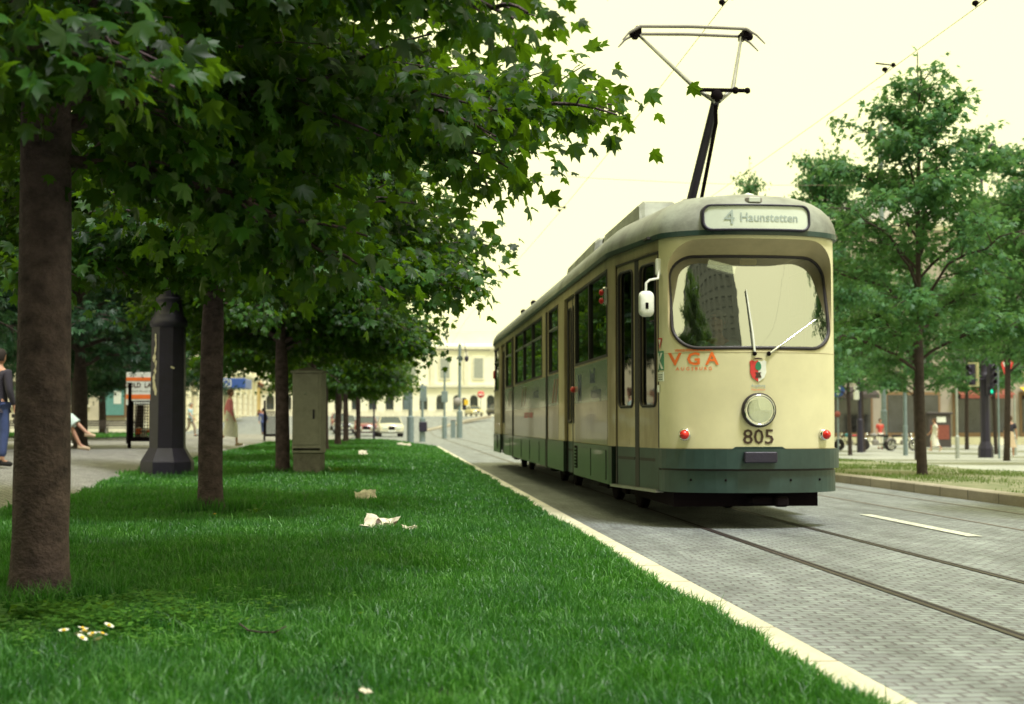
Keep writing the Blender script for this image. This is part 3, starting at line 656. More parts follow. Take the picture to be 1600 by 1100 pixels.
def pl(s, off, side=-1):
    s = max(0, min(S_END - 1e-6, s)); i = 0
    while i < len(AL) - 2 and AL[i + 1] < s: i += 1
    t = (s - AL[i]) / (AL[i + 1] - AL[i]); a, c = PL[i], PL[i + 1]
    u, v = a[0] + (c[0] - a[0]) * t, a[1] + (c[1] - a[1]) * t
    def nrm(i):
        i = max(0, min(len(AL) - 2, i)); a, c = PL[i], PL[i + 1]; du, dv = c[0] - a[0], c[1] - a[1]; l = math.hypot(du, dv); return dv / l, -du / l
    n0 = nrm(i); 
    if i <= 13 or i >= 17:
        na = nrm(i - 1) if i else (0, -1); nb = nrm(i + 1)
        ta = [(na[k] + n0[k]) / 2 for k in (0, 1)]; tb = [(nb[k] + n0[k]) / 2 for k in (0, 1)]; n0 = [ta[k] * (1 - t) + tb[k] * t for k in (0, 1)]; l = math.hypot(*n0); n0 = [n0[0] / l, n0[1] / l]
    return (side * (u + n0[0] * off), v + n0[1] * off)
def samp(s0, s1): return [s0] + [a for a in AL if s0 + .004 < a < s1 - .004] + [s1]
def panel(b, s0, s1, z0, z1, o1=0.0, o0=-.03, mi=0, sides=(-1, 1)):
    for sd_ in sides:
        S = samp(s0, s1); vs_ = []
        for s in S:
            a = pl(s, o1, sd_); c = pl(s, o0, sd_); vs_ += [(*a, z0), (*a, z1), (*c, z1), (*c, z0)]
        n = len(S); fs = [(4 * i + k, 4 * i + (k + 1) % 4, 4 * i + 4 + (k + 1) % 4, 4 * i + 4 + k) for i in range(n - 1) for k in range(4)]
        fs += [(0, 1, 2, 3), (4 * n - 1, 4 * n - 2, 4 * n - 3, 4 * n - 4)]; b.add(vs_, fs, mi)
def full_panel(b, z0, z1, o1, o0, smax, mi=0): panel(b, 0, smax, z0, z1, o1, o0, mi)
def rloop(a0, a1, z0, z1, r, k=6, ns=1):      # rounded rectangle; returns inner points and matching outer corner weights
    pts = []; tg = []
    cs = [((a1 - r, z0 + r), -90, (1, -1)), ((a1 - r, z1 - r), 0, (1, 1)), ((a0 + r, z1 - r), 90, (-1, 1)), ((a0 + r, z0 + r), 180, (-1, -1))]
    for ci, (c, st, sg) in enumerate(cs):
        for j in range(k + 1):
            t = R(st + 90 * j / k); pts.append((c[0] + r * math.cos(t), c[1] + r * math.sin(t))); f = j / k
            tg.append((ci, f))
        nx_ = cs[(ci + 1) % 4]; q = (nx_[0][0] + r * math.cos(R(nx_[1])), nx_[0][1] + r * math.sin(R(nx_[1])))
        for j in range(1, ns): pts.append((pts[-j][0] if False else pts[-1][0], pts[-1][1])); pts[-1] = (c[0] + r * math.cos(R(st + 90)) + (q[0] - c[0] - r * math.cos(R(st + 90))) * j / ns, c[1] + r * math.sin(R(st + 90)) + (q[1] - c[1] - r * math.sin(R(st + 90))) * j / ns); tg.append((ci, 2 + j / ns))
    return pts, tg
def outer_of(pts, tg, A0, A1, Z0, Z1):
    cor = [(A1, Z0), (A1, Z1), (A0, Z1), (A0, Z0)]; out = []
    for (x, z), (ci, f) in zip(pts, tg):
        c = cor[ci]
        if f > 1: out.append([(A1, z), (x, Z1), (A0, z), (x, Z0)][ci]); continue
        # arc 0 (bottom right): starts on bottom edge, ends on right edge, etc.
        st = [(x, Z0), (A1, z), (x, Z1), (A0, z)][ci]; en = [(A1, z), (x, Z1), (A0, z), (x, Z0)][ci]
        if f < .5: t = f * 2; out.append((st[0] + (c[0] - st[0]) * t, st[1] + (c[1] - st[1]) * t))
        else: t = f * 2 - 1; out.append((c[0] + (en[0] - c[0]) * t, c[1] + (en[1] - c[1]) * t))
    return out
def ring_faces(n, base, r): return [(base + r * n + i, base + r * n + (i + 1) % n, base + (r + 1) * n + (i + 1) % n, base + (r + 1) * n + i) for i in range(n)]

tram = thing('tram', 'cream and dark green articulated tram with raised pantograph running toward the viewer', 'tram', (3.40, 13.12, 0))
ZB, ZS, ZW, ZH, ZR = .34, .75, 1.71, 2.66, 2.78
# front shell with windscreen opening
fnt = MB(); inn, tg_ = rloop(-.80, .80, 1.672, 2.735, .26, 8, 14); out = outer_of(inn, tg_, -.86, .86, ZS, ZR)
def fs_(u, z, o=0): return (u, Fd(u) - o, z)
n = len(inn); vs_ = []
NRG = 7
for r in range(NRG):
    t = r / (NRG - 1); vs_ += [fs_(o_[0] + (i_[0] - o_[0]) * t, o_[1] + (i_[1] - o_[1]) * t) for i_, o_ in zip(inn, out)]
fnt.add(vs_, sum([ring_faces(n, 0, r) for r in range(NRG - 1)], []), 0, True)
fnt.build('front_panel', M['cream'], tram)
# recessed hood down to the glass
gl, _ = rloop(-.765, .765, 1.70, 2.60, .22, 8, 14)
def grec(u, z): t = max(0, (z - 1.69) / .91); return (u, Fd(u * .985) * .93 + .012 + .26 * t ** 1.25, z)
hd = MB(); vs_ = [fs_(*p) for p in inn]
for q in (.33, .66, 1.0): vs_ += [tuple(Vector(fs_(*a)).lerp(Vector(grec(*c)), q)) for a, c in zip(inn, gl)]
hd.add(vs_, sum([ring_faces(n, 0, r) for r in range(3)], []), 0, True); h_ = hd.build('windscreen_hood', M['hoodshade'], tram)
for u in (-.26, .30):
    b = MB()
    for k in range(3): b.box((u, .17 + .035 * k, 2.685 - .006 * k), (.27, .012, .008), rot=Matrix.Rotation(R(-14), 3, 'X'))
    b.build('hood_vent', M['cream_dirty'], h_)
g = MB(); vs_ = []; K = 7
for r in range(K): t = 1 - r / K; vs_ += [grec(p[0] * t, 2.15 + (p[1] - 2.15) * t) for p in gl]
vs_.append(grec(0, 2.15)); g.add(vs_, sum([ring_faces(n, 0, r) for r in range(K - 1)], []) + [((K - 1) * n + i, (K - 1) * n + (i + 1) % n, K * n) for i in range(n)], 0, True)
ws = g.build('windscreen', M['windscreen'], tram)
b = MB(); pts = [grec(*p) for p in gl]; pts = [(p[0], p[1] - .004, p[2]) for p in pts]; b.tube(pts + pts[:1], .017, 6, cap=False); b.build('rubber_seal', M['rubber'], ws)
# wipers
for (u0, z0, u1, z1, lb) in ((-.035, 1.645, -.075, 2.26, 0), (.10, 1.645, .60, 1.98, 1)):
    b = MB(); p0 = Vector(fs_(u0, z0, .02)); p1 = Vector(grec(u1, z1)) + Vector((0, -.03, 0)); mid = p0.lerp(p1, .3) + Vector((0, -.025, 0))
    b.tube([p0, mid, p1], [.013, .010, .006], 6); wp = b.build('wiper', M['white'] if lb == 0 else M['chrome'], tram)
    b = MB(); a_ = p0.lerp(p1, .34) + Vector((0, .005, 0)); b.tube([a_, a_.lerp(p1, .5) + Vector((0, .0, 0)), p1 + Vector((0, .012, 0))], .0075, 5); b.build('wiper_blade', M['rubber'] if lb else M['steel'], wp)
    b = MB(); b.ball(p0, .022, 10); b.build('wiper_pivot', M['dark'], wp)
# body side shell --------------------------------------------------------------
body = MB()
# vertical pieces on the straight side, given as depth intervals (v) behind the nose
WIN = [('a', 2.10, 4.85, [3.55]), ('b', 6.75, 7.95, []), ('c', 8.95, 13.9, [10.55, 12.15]), ('d', 14.75, 16.2, []), ('e', 18.2, 20.9, [19.4])]
DOORS = [(4.95, 6.05), (16.5, 17.75)]
solid = []; cur = 2.0
gaps = sorted([(w_[1], w_[2]) for w_ in WIN] + DOORS)
zlow0 = ZS
for sd_ in (-1, 1):
    dd = DOORS if sd_ < 0 else []
    # lower side wall between the doors
    cur = 1.86; segs_ = []
    for d in dd + [(LEN + 5, 0)]:
        s0 = vs(cur) if cur > 1.9 else S_TAPE; s1 = min(vs(d[0]), S_END); panel(body, s0, s1, ZS, ZW, 0, -.04, 0, (sd_,)); cur = d[1]
    cur = 1.86
    for g0, g1 in gaps + [(LEN + 5, 0)]:
        if sd_ > 0 and (g0, g1) in DOORS: continue
        s0 = vs(cur) if cur > 1.9 else S_TAPE; s1 = min(vs(g0), S_END); panel(body, s0, s1, ZW, ZH, 0, -.04, 0, (sd_,)); cur = min(g1, LEN - .6)
    panel(body, S_CORN if sd_ > 0 else S_CORN, S_END, ZH, ZR, .0, -.04, 0, (sd_,))
    if sd_ > 0: panel(body, S_CORN, S_TAPE, ZS, ZH, 0, -.04, 0, (sd_,))
panel(body, S_TAPE - .12, S_TAPE + .16, ZS, ZH, .006, -.03, 0)
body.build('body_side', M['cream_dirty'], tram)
# dark green skirts
sk = MB()
panel(sk, 0, S_CORN + .02, .565, ZS, .035, -.02)                          # bumper band round the nose
panel(sk, 0, S_CORN + .02, ZB, .545, 0, -.04); panel(sk, 0, S_CORN + .02, .535, .570, -.012, -.03, 1)
sk.build('front_skirt', [M['dgreen'], M['rubber']], tram)
sk = MB()
for a, c in ((S_TAPE, vs(4.95)), (vs(6.05), vs(8.1)), (vs(8.4), vs(14.3)), (vs(14.5), vs(16.5)), (vs(17.75), S_END)): panel(sk, a, c, ZB, ZS - .004, .012, -.03, 0, (-1,))
panel(sk, S_TAPE, S_END, ZB, ZS - .004, .012, -.03, 0, (1,))
sk.build('side_skirt', M['dgreen_side'], tram)
for sd_ in (-1, 1):
    for v in (8.22, 14.40): b = MB(); panel(b, vs(v) - .07, vs(v) + .07, ZB - .02, ZH, .018, -.03, 0, (sd_,)); b.build('articulation_bellows', M['rubber'], tram)
# skirt hatches and louvre
for v in (2.15, 3.35, 9.3, 10.9, 12.5, 15.0):
    b = MB(); panel(b, vs(v), vs(v) + 1.12, ZB + .04, ZS - .05, .02, .0, 0, (-1,)); b.build('skirt_hatch', M['dgreen_side'], tram)
for a, c in ((4.58, 4.86), (18.3, 18.7)):
    b = MB(); panel(b, vs(a), vs(c), .43, .71, .016, .0, 1, (-1,))
    for k in range(6): panel(b, vs(a) + .02, vs(c) - .02, .45 + k * .042, .468 + k * .042, .026, .0, 0, (-1,))
    b.build('ventilation_louvre', [M['dgreen_side'], M['dark']], tram)
# bright sill strip under doors
b = MB(); panel(b, S_CORN + .03, S_TAPE, ZB - .015, ZB + .012, .03, -.05, 0, (-1,)); b.build('door_step', M['steel'], tram)
# numbers and marks -----------------------------------------------------------
b = MB(); b.box((.0, -.035 - .03, .675), (.31, .06, .10), ch=.008); b.build('bumper_block', M['iron'], tram)
b = MB(); b.poly([(-.26, ZS - .002), (.26, ZS - .002), (.22, ZS + .022), (-.22, ZS + .022)], .03, map=lambda x, y, z: (x, Fd(x) - .036 + y, z)); b.build('bumper_lip', M['dgreen'], tram)
fm = lambda cu, cz, o=.006: (lambda x, z: fs_(cu + x, cz + z, o))
text_part('fleet_number', '805', .195, M['brown'], tram, fm(0.0, .80), .002, 1.05)
text_part('company_lettering', 'V G A', .165, M['orange'], tram, fm(-.585, 1.545), .004, 1.0)
text_part('company_lettering', 'VERKEHRSGEMEINSCHAFT', .030, M['orange'], tram, fm(-.585, 1.672), .0008, .93)
text_part('company_lettering', 'A U G S B U R G', .044, M['orange'], tram, fm(-.585, 1.492), .0006, 1.0)
# coat of arms: shield half red half white with a green cone on its foot
def shield(s_): 
    return [(x * s_, z * s_) for x, z in [(-.085, .075), (-.06, .09), (-.035, .075), (0, .085), (.035, .075), (.06, .09), (.085, .075), (.078, .03), (.082, -.03), (.06, -.085), (0, -.125), (-.06, -.085), (-.082, -.03), (-.078, .03)]]
cu_, cz_ = .0, 1.50
sp_ = shield(.95); crest = MB(); mp_ = lambda x, y, z: (cu_ + x, Fd(cu_ + x) - .010 + y, cz_ + z)
crest.poly([p for p in sp_ if p[0] <= 0.0], .008, 0, mp_); crest.poly([p for p in sp_ if p[0] >= 0.0], .008, 1, mp_)
mp2_ = lambda x, y, z: (cu_ + x, Fd(cu_ + x) - .014 + y, cz_ + z)
crest.poly([(.028 * math.cos(t) * (1 - .25 * math.sin(t)), .03 + .042 * math.sin(t)) for t in np.linspace(0, 2 * PI, 14)[:-1]], .008, 2, mp2_)
crest.poly([(-.028, -.03), (.028, -.03), (.018, -.045), (.03, -.08), (-.03, -.08), (-.018, -.045)], .008, 3, mp2_)
crest.poly([(-.05, .092), (-.03, .104), (0, .108), (.03, .104), (.05, .092), (.03, .096), (-.03, .096)], .008, 3, mp_)
crest.build('coat_of_arms', [M['red'], M['white'], M['green'], M['brown']], tram)
text_part('small_plate', 'Augsburg', .035, M['signtext'], tram, fm(0, 1.335), .0005); text_part('small_plate', 'Haunstetten', .026, M['orange'], tram, fm(0, 1.30), 0)
# K plate, plate below, triangle on the left corner
sideface = lambda s_c, z_c, o=.012: (lambda x, z: (*pl(s_c - x, o, -1), z_c + z))
b = MB(); panel(b, S_CORN - .10, S_CORN + .015, 1.50, 1.685, .008, 0, 0, (-1,)); k_ = b.build('line_plate', M['green'], tram)
text_part('plate_letter', 'K', .21, M['white'], k_, sideface(S_CORN - .045, 1.518), .006, .75)
b = MB(); panel(b, S_CORN - .10, S_CORN + .015, 1.395, 1.485, .008, 0, 0, (-1,)); k_ = b.build('notice_plate', M['signwhite'], tram)
b = MB(); [panel(b, S_CORN - .085 + .0 * i, S_CORN, 1.41 + .022 * i, 1.416 + .022 * i, .011, .004, 0, (-1,)) for i in range(3)]; b.build('notice_lines', M['dgreen'], k_)
b = MB(); b.add([(*pl(S_CORN - .085, .008), 1.81), (*pl(S_CORN + .005, .008), 1.81), (*pl(S_CORN - .04, .008), 1.70)], [(0, 1, 2)], 0)
b.add([(*pl(S_CORN - .066, .011), 1.798), (*pl(S_CORN - .014, .011), 1.798), (*pl(S_CORN - .04, .011), 1.733)], [(0, 1, 2)], 1); b.build('triangle_sticker', [M['red'], M['white']], tram)
b = MB(); q = pl(S_CORN - .01, .01); b.tube([(*q, 1.36), (*q, 1.29)], .014, 8); b.build('key_switch', M['white'], tram)
# lamps ------------------------------------------------------------------------
RX = Matrix.Rotation(R(90), 3, 'X')
def lamp(name, u, z, r, kind):
    y = Fd(u); tilt = Matrix.Rotation(math.atan((Fd(abs(u) + .03) - Fd(abs(u))) / .03) * (-1 if u < 0 else 1) * .55, 3, 'Z') @ RX
    c = (u, y, z); b = MB()
    if kind == 'head':
        b.lathe([(r * 1.12, -.02), (r * 1.12, .035), (r * 1.05, .055), (r * .95, .05), (r * .93, .03)], 28, 0, tilt, True, c); h = b.build('headlight', M['rubber'], tram)
        b = MB(); b.lathe([(r * 1.02, .052), (r * .98, .068), (r * .90, .06), (r * .88, .04)], 28, 0, tilt, True, c); b.build('headlight_rim', M['chrome'], h)
        b = MB(); b.lathe([(r * .9, .045), (r * .7, .0), (r * .35, -.03), (.001, -.035)], 28, 0, tilt, True, c); b.ball((u, y - .01, z), .03, 10); b.build('reflector', M['chrome'], h)
        b = MB(); b.lathe([(r * .9, .045), (r * .7, .066), (r * .35, .078), (.001, .082)], 28, 0, tilt, True, c); b.build('headlight_glass', M['lensglass'], h)
    else:
        b.lathe([(r * 1.3, -.02), (r * 1.3, .02), (r * 1.05, .055), (r * .9, .05)], 20, 0, tilt, True, c); h = b.build('tail_light', M['chrome'], tram)
        b = MB(); b.lathe([(r, .045), (r * .9, .07), (r * .55, .09), (.001, .097)], 20, 0, tilt, True, c); b.build('red_lens', M['redlens'], h)
lamp('headlight', .0, 1.115, .145, 'head'); lamp('t', -.665, .885, .045, 't'); lamp('t', .665, .885, .045, 't')
# front entrance door on the tapered nose ------------------------------------------
def panel_hole(b, s0, s1, z0, z1, h, r, off, mi=0, sd_=-1):
    pi_, tg2 = rloop(h[0], h[1], h[2], h[3], r, 6, 1); po = outer_of(pi_, tg2, s0, s1, z0, z1); nn = len(pi_)
    V_ = [(*pl(x, off, sd_), z) for x, z in po] + [(*pl(x, off, sd_), z) for x, z in pi_] + [(*pl(x, off - .03, sd_), z) for x, z in pi_]
    b.add(V_, ring_faces(nn, 0, 0) + ring_faces(nn, 0, 1), mi); return pi_
def door(s0, s1, zt, hz0, hz1, name='door', leaves_=2, gap=.05, off=-.012):
    W_ = (s1 - s0 - gap) / leaves_; root = None
    for k in range(leaves_):
        a = s0 + k * (W_ + gap); c = a + W_; b = MB(); mg = min(.07, W_ * .14)
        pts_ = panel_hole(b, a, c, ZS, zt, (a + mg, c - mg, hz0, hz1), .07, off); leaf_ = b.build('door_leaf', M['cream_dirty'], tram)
        b = MB(); b.add([(*pl(x, off - .02, -1), z) for x, z in pts_], [tuple(range(len(pts_)))]); b.build('door_glass', M['sideglass'], leaf_)
        b = MB(); q = [(*pl(x, off + .003, -1), z) for x, z in pts_]; b.tube(q + q[:1], .016, 5, cap=False); b.build('door_seal', M['rubber'], leaf_)
        b = MB(); panel(b, a, c, ZB, ZS, off, off - .03, 0, (-1,)); panel(b, a + .03, c - .03, .62, .65, off + .004, off, 1, (-1,)); b.build('door_kick_plate', [M['dgreen'], M['rubber']], leaf_)
    b = MB()
    for k in range(leaves_ - 1): a = s0 + (k + 1) * W_ + k * gap; panel(b, a - .01, a + gap + .01, ZB, zt, off + .004, off - .05, 0, (-1,))
    panel(b, s0 - .03, s0, ZB, zt + .02, off + .008, -.06, 0, (-1,)); panel(b, s1, s1 + .03, ZB, zt + .02, off + .008, -.06, 0, (-1,)); panel(b, s0 - .03, s1 + .03, zt, zt + .035, off + .012, -.06, 0, (-1,))
    b.build('door_edge', M['rubber'], tram)
door(S_CORN + .045, S_TAPE - .13, ZH - .02, 1.16, 2.56, gap=.10)
door(vs(4.98), vs(6.02), ZH - .03, 1.0, 2.52, gap=.05, off=-.05); door(vs(16.53), vs(17.72), ZH - .03, 1.0, 2.52, gap=.05, off=-.05)
# side windows ------------------------------------------------------------------------
for nme, v0, v1, mull in WIN:
    for sd_ in (-1, 1):
        ed = [v0] + mull + [v1]
        if nme == 'e': ed[-1] = LEN - .6
        for a, c in zip(ed, ed[1:]):
            b = MB(); panel(b, vs(a), vs(c), ZW, ZH, -.018, -.022, 0, (sd_,)); wn = b.build('window', M['sideglass'], tram)
            b = MB()
            panel(b, vs(a), vs(a) + .035, ZW, ZH, .008, -.03, 0, (sd_,)); panel(b, vs(c) - .035, vs(c), ZW, ZH, .008, -.03, 0, (sd_,))
            panel(b, vs(a) + .035, vs(c) - .035, ZW - .0, ZW + .03, .008, -.03, 0, (sd_,)); panel(b, vs(a) + .035, vs(c) - .035, ZH - .03, ZH, .008, -.03, 0, (sd_,))
            b.build('window_frame', M['rubber'], wn)
            if nme in 'bcde':
                b = MB(); panel(b, vs(a) + .035, vs(c) - .035, 2.34, 2.365, .006, -.02, 0, (sd_,)); b.build('window_transom', M['steel'], wn)
# advertising film and lettering -------------------------------------------------------
for a, c in ((2.12, 4.88), (6.72, 8.12), (8.36, 14.28), (14.5, 16.4)):
    b = MB(); panel(b, vs(a), vs(c), 1.24, ZW - .02, .0035, 0, 0, (-1,)); b.build('advert_panel', M['adgrey'], tram)
    b = MB(); panel(b, vs(a), vs(c), ZS + .01, 1.24, .0030, 0, 0, (-1,)); b.build('advert_lower_panel', M['adreflect'], tram)
sf = lambda v, z, o=.007: (lambda x, zz: (*pl(vs(v - x), o, -1), z + zz))
text_part('advert_lettering', 'M', .46, M['adblue'], tram, sf(4.40, 1.27), .012, .9)
text_part('advert_lettering', 'bad!', .24, M['adblue'], tram, sf(3.25, 1.46), .006); text_part('advert_lettering', 'wohnberg', .20, M['adblue'], tram, sf(3.0, 1.28), .004)
text_part('advert_lettering', 'treff bad', .24, M['adblue'], tram, sf(9.9, 1.40), .004)
text_part('advert_lettering', 'AUGSBURG  WOHNEN', .13, M['red'], tram, sf(11.2, 1.08), .003, 1.2)
b = MB()
for v in (7.0, 7.35, 11.9, 12.4, 15.0, 15.4):
    b = MB(); b.add([(*pl(vs(v), .0075, -1), 1.28), (*pl(vs(v) + .16, .0075, -1), 1.28), (*pl(vs(v) - .14, .0075, -1), 1.62), (*pl(vs(v) - .30, .0075, -1), 1.62)], [(0, 1, 2, 3)]); b.build('advert_stripe', M['adrust'], tram)
b = MB(); panel(b, 0, S_CORN + .03, 1.655, 1.660, .0025, -.01, 0); panel(b, .0, S_CORN + .02, ZS + .002, ZS + .008, .004, -.01, 0); b.build('panel_seam', M['cream_dirty'], tram)
for u_ in (-.62, -.31, .31, .62):
    b = MB(); b.ball((u_, Fd(u_) - .002, .46), .012, 8); b.build('skirt_bolt', M['dark'], tram)
# gutter and dark line under the roof ------------------------------------------------------
b = MB(); panel(b, 0, S_END, ZR - .012, ZR + .035, .035, -.06, 0); b.build('gutter', M['dgreen'], tram)
# roof ------------------------------------------------------------------------------------
ROW = []
Sx = [s for s in np.linspace(0, S_CORN, 16)] + list(np.linspace(S_CORN + .15, S_SIDE, 5)) + list(np.linspace(S_SIDE + 1.5, S_REAR, 12)) + list(np.linspace(S_REAR + .4, S_END - .001, 8))
def roofpt(s, th, sd_, o=0):
    u, v = pl(s, .03, sd_); k = 1 - math.cos(th); d = .52
    u2 = u * (1 - d / 1.11 * k); ve = 10.6; v2 = ve + (v - ve) * (1 - .38 / ve * k)
    return (u2 * (1 + o * .8 * math.cos(th)), v2, ZR + .03 + (.39 + o) * math.sin(th))
b = MB(); TH = [R(a) for a in (0, 8, 18, 30, 42, 55, 70, 90)]
cols = [(s, -1) for s in Sx] + [(s, 1) for s in Sx[::-1][1:-1]]
vs_ = [roofpt(s, t, d_) for t in TH for s, d_ in cols]; nn = len(cols)
b.add(vs_, sum([ring_faces(nn, 0, r) for r in range(len(TH) - 1)], []), 0, True)
top = [(q[0] * .5, 10.6 + (q[1] - 10.6) * .985, q[2] + .035) for q in vs_[-nn:]]; b.add(vs_[-nn:] + top, ring_faces(nn, 0, 0), 0, True)
b.add(top, [tuple(range(nn))], 0)
roof = b.build('roof', M['roofgrey'], tram)
# ceiling shade so that no daylight falls through the shell
b = MB(); b.box((0, 10.6, ZR + .02), (1.9, LEN - 1.2, .02)); b.build('ceiling', M['interior'], tram)
b = MB(); b.box((0, 10.9, .80), (2.0, LEN - 2.2, .06)); b.build('floor', M['interior'], tram)
# destination sign --------------------------------------------------------------------------
zc = 2.935
def dsurf(x, z, o=0): return (x, Fd(x) * .9 - .062 - o + (z - 2.82) * .12, z)
b = MB(); oi, _ = rloop(-.50, .50, zc - .115, zc + .105, .075, 6, 8); nn = len(oi)
ob = [(x * 1.0, z) for x, z in oi]
vs_ = [dsurf(x * 1.045, zc + (z - zc) * 1.16, -.20) for x, z in oi] + [dsurf(x * 1.045, zc + (z - zc) * 1.16, .0) for x, z in oi] + [dsurf(x * 1.04, zc + (z - zc) * 1.14, .014) for x, z in oi] + [dsurf(x, z, .014) for x, z in oi] + [dsurf(x, z, -.01) for x, z in oi]
b.add(vs_, sum([ring_faces(nn, 0, r) for r in range(4)], []), 0, True); ds = b.build('destination_sign', M['iron'], tram)
b = MB(); vs_ = []
for r in range(5): t = 1 - r / 5; vs_ += [dsurf(x * t, zc + (z - zc) * t, -.002) for x, z in oi]
vs_.append(dsurf(0, zc, -.002)); b.add(vs_, sum([ring_faces(nn, 0, r) for r in range(4)], []) + [(4 * nn + i, 4 * nn + (i + 1) % nn, 5 * nn) for i in range(nn)], 0, True)
b.build('sign_glass', M['signwhite'], ds)
text_part('line_number', '4', .195, M['signtext'], ds, lambda x, z: dsurf(-.27 + x, zc - .07 + z, .006), .0, 1.1)
text_part('destination_lettering', 'Haunstetten', .120, M['signtext'], ds, lambda x, z: dsurf(.11 + x, zc - .045 + z, .003), .001, .95)
b = MB(); b.box((.0, .13, 3.115), (.16, .10, .075), ch=.02); ml = b.build('roof_marker_lamp', M['cabgrey'], tram); b = MB(); b.box((.0, .077, 3.115), (.11, .012, .045), ch=.004); b.build('lamp_glass', M['signwhite'], ml)
b = MB(); b.tube([(-.36, .22, 3.10), (-.25, .2, 3.125), (-.2, .2, 3.145)], .012, 6); b.build('grab_handle', M['dark'], tram)
# roof equipment ---------------------------------------------------------------------------
def shroud(sd_, v0, v1, zt, name, zt1=None, fr=.35):
    zt1 = zt1 or zt; b = MB(); prof = [(.86, 3.02), (.80, zt - .05), (.74, zt), (.42, zt), (.36, zt - .04), (.36, 3.1)]; vs_ = []
    for v, kz in ((v0 - fr, .02), (v0, .9), (v0 + .1, 1), (v1 - .05, 1), (v1, .75), (v1 + .08, .1)):
        zz = zt + (zt1 - zt) * (v - v0) / (v1 - v0)
        for u, z in prof: vs_.append((sd_ * u, v, 3.03 + (min(z, z) - 3.03) * kz * (zz - 3.03) / (zt - 3.03) if z > 3.03 else z))
    k = len(prof); b.add(vs_, [(i * k + j, i * k + j + 1, (i + 1) * k + j + 1, (i + 1) * k + j) for i in range(5) for j in range(k - 1)] + [tuple(range(k)), tuple(5 * k + j for j in range(k))])
    return b.build(name, M['roofgrey'], tram)
shroud(-1, 1.85, 4.4, 3.38, 'roof_shroud'); shroud(1, 1.85, 4.4, 3.34, 'roof_shroud')
shroud(-1, 5.2, 8.2, 3.42, 'resistor_cover', 3.36, .1); shroud(1, 5.2, 8.2, 3.42, 'resistor_cover', 3.36, .1)
b = MB(); b.box((0, 3.4, 3.27), (.8, 3.4, .1), ch=.02); b.box((0, 11, 3.26), (.9, 4.0, .08), ch=.02); b.build('roof_walkway', M['cabgrey'], tram)
b = MB(); b.box((-.12, 2.3, 3.36), (.32, .4, .16), ch=.02); b.build('equipment_box', M['cabgrey'], tram)
b = MB(); b.lathe([(.07, 0), (.075, .06), (.06, .17), (.001, .19)], 14, c=(.26, 1.35, 3.2)); b.build('roof_ventilator', M['white'], tram)
b = MB(); b.lathe([(.03, -.05), (.055, 0), (.06, .06), (.04, .09), (.001, .10)], 14, 0, RX, True, (-.72, 4.75, 3.30)); b.tube([(-.72, 4.8, 3.3), (-.72, 4.95, 3.2), (-.72, 4.95, 3.1)], .03, 8); b.box((-.66, 5.0, 3.22), (.2, .25, .12), ch=.02); b.build('bell_and_cables', M['dark'], tram)
for u, v in ((-.85, 13.0), (-.85, 15.1), (.85, 13.0)):
    b = MB(); b.tube([(u, v, 3.05), (u, v, 3.17)], .015, 6); b.ball((u, v - .03, 3.20), .06, 10); b.build('roof_lamp', M['dark'], tram)
# pantograph ---------------------------------------------------------------------------------
pan = MB(); base = Vector((0, 3.3, 3.34)); knee = Vector((.0, 1.62, 4.47)); hz = 5.53; hy = 2.95
pan.tube([base, knee], [.055, .045], 10); pn = pan.build('pantograph_lower_arm', M['iron'], tram)
b = MB(); b.tube([base + Vector((.09, -.45, -.05)), base.lerp(knee, .18) + Vector((.10, -.1, 0)), knee + Vector((.03, .18, -.25)), knee + Vector((.0, .06, -.09))], [.02, .022, .022, .02], 8); b.build('coupling_rod', M['dark'], pn)
b = MB(); b.tube([knee + Vector((-.22, 0, .06)), knee + Vector((.33, 0, .06))], .022, 8); b.ball(knee + Vector((.33, 0, .06)), .035, 8); b.ball(knee + Vector((.2, 0, .06)), .04, 8); b.ball(knee, .07, 10, sc=(1, .7, 1)); b.build('knee_joint', M['dark'], pn)
b = MB()
for s_ in (-1, 1): b.tube([knee + Vector((s_ * .02, 0, -.06)), knee + Vector((s_ * .2, .12, .1)), Vector((s_ * .60, hy, hz - .06))], [.026, .024, .018], 8)
b.build('upper_arm', M['steel'], pn)
for s_ in (-1, 1): b = MB(); b.box((s_ * .63, hy, hz - .03), (.07, .30, .09), ch=.01); b.ball((s_ * .68, hy - .05, hz - .06), .05, 8); b.build('head_spring_box', M['dark'], pn)
for yy in (hy - .16, hy + .16):
    b = MB(); b.tube([(-.82, yy, hz - .16), (-.74, yy, hz - .07), (-.62, yy, hz), (0, yy, hz + .012), (.62, yy, hz), (.74, yy, hz - .07), (.84, yy, hz - .17)], [.008, .014, .02, .022, .02, .014, .008], 8)
    b.build('contact_strip', M['cabgrey'], pn)
b = MB()
for u in (-.32, .32):
    b.tube([(u, 2.9, 3.3), (u, 3.9, 3.3)], .03, 8)
    for v in (2.95, 3.85): b.lathe([(.05, 0), (.03, .03), (.05, .06), (.03, .09), (.04, .12)], 10, c=(u, v, 3.2))
for v in (2.95, 3.3, 3.85): b.tube([(-.34, v, 3.33), (.34, v, 3.33)], .028, 8)
b.ball(base, .085, 10); b.ball(base + Vector((-.2, -.1, .0)), .075, 10); b.build('pantograph_base', M['dark'], pn)
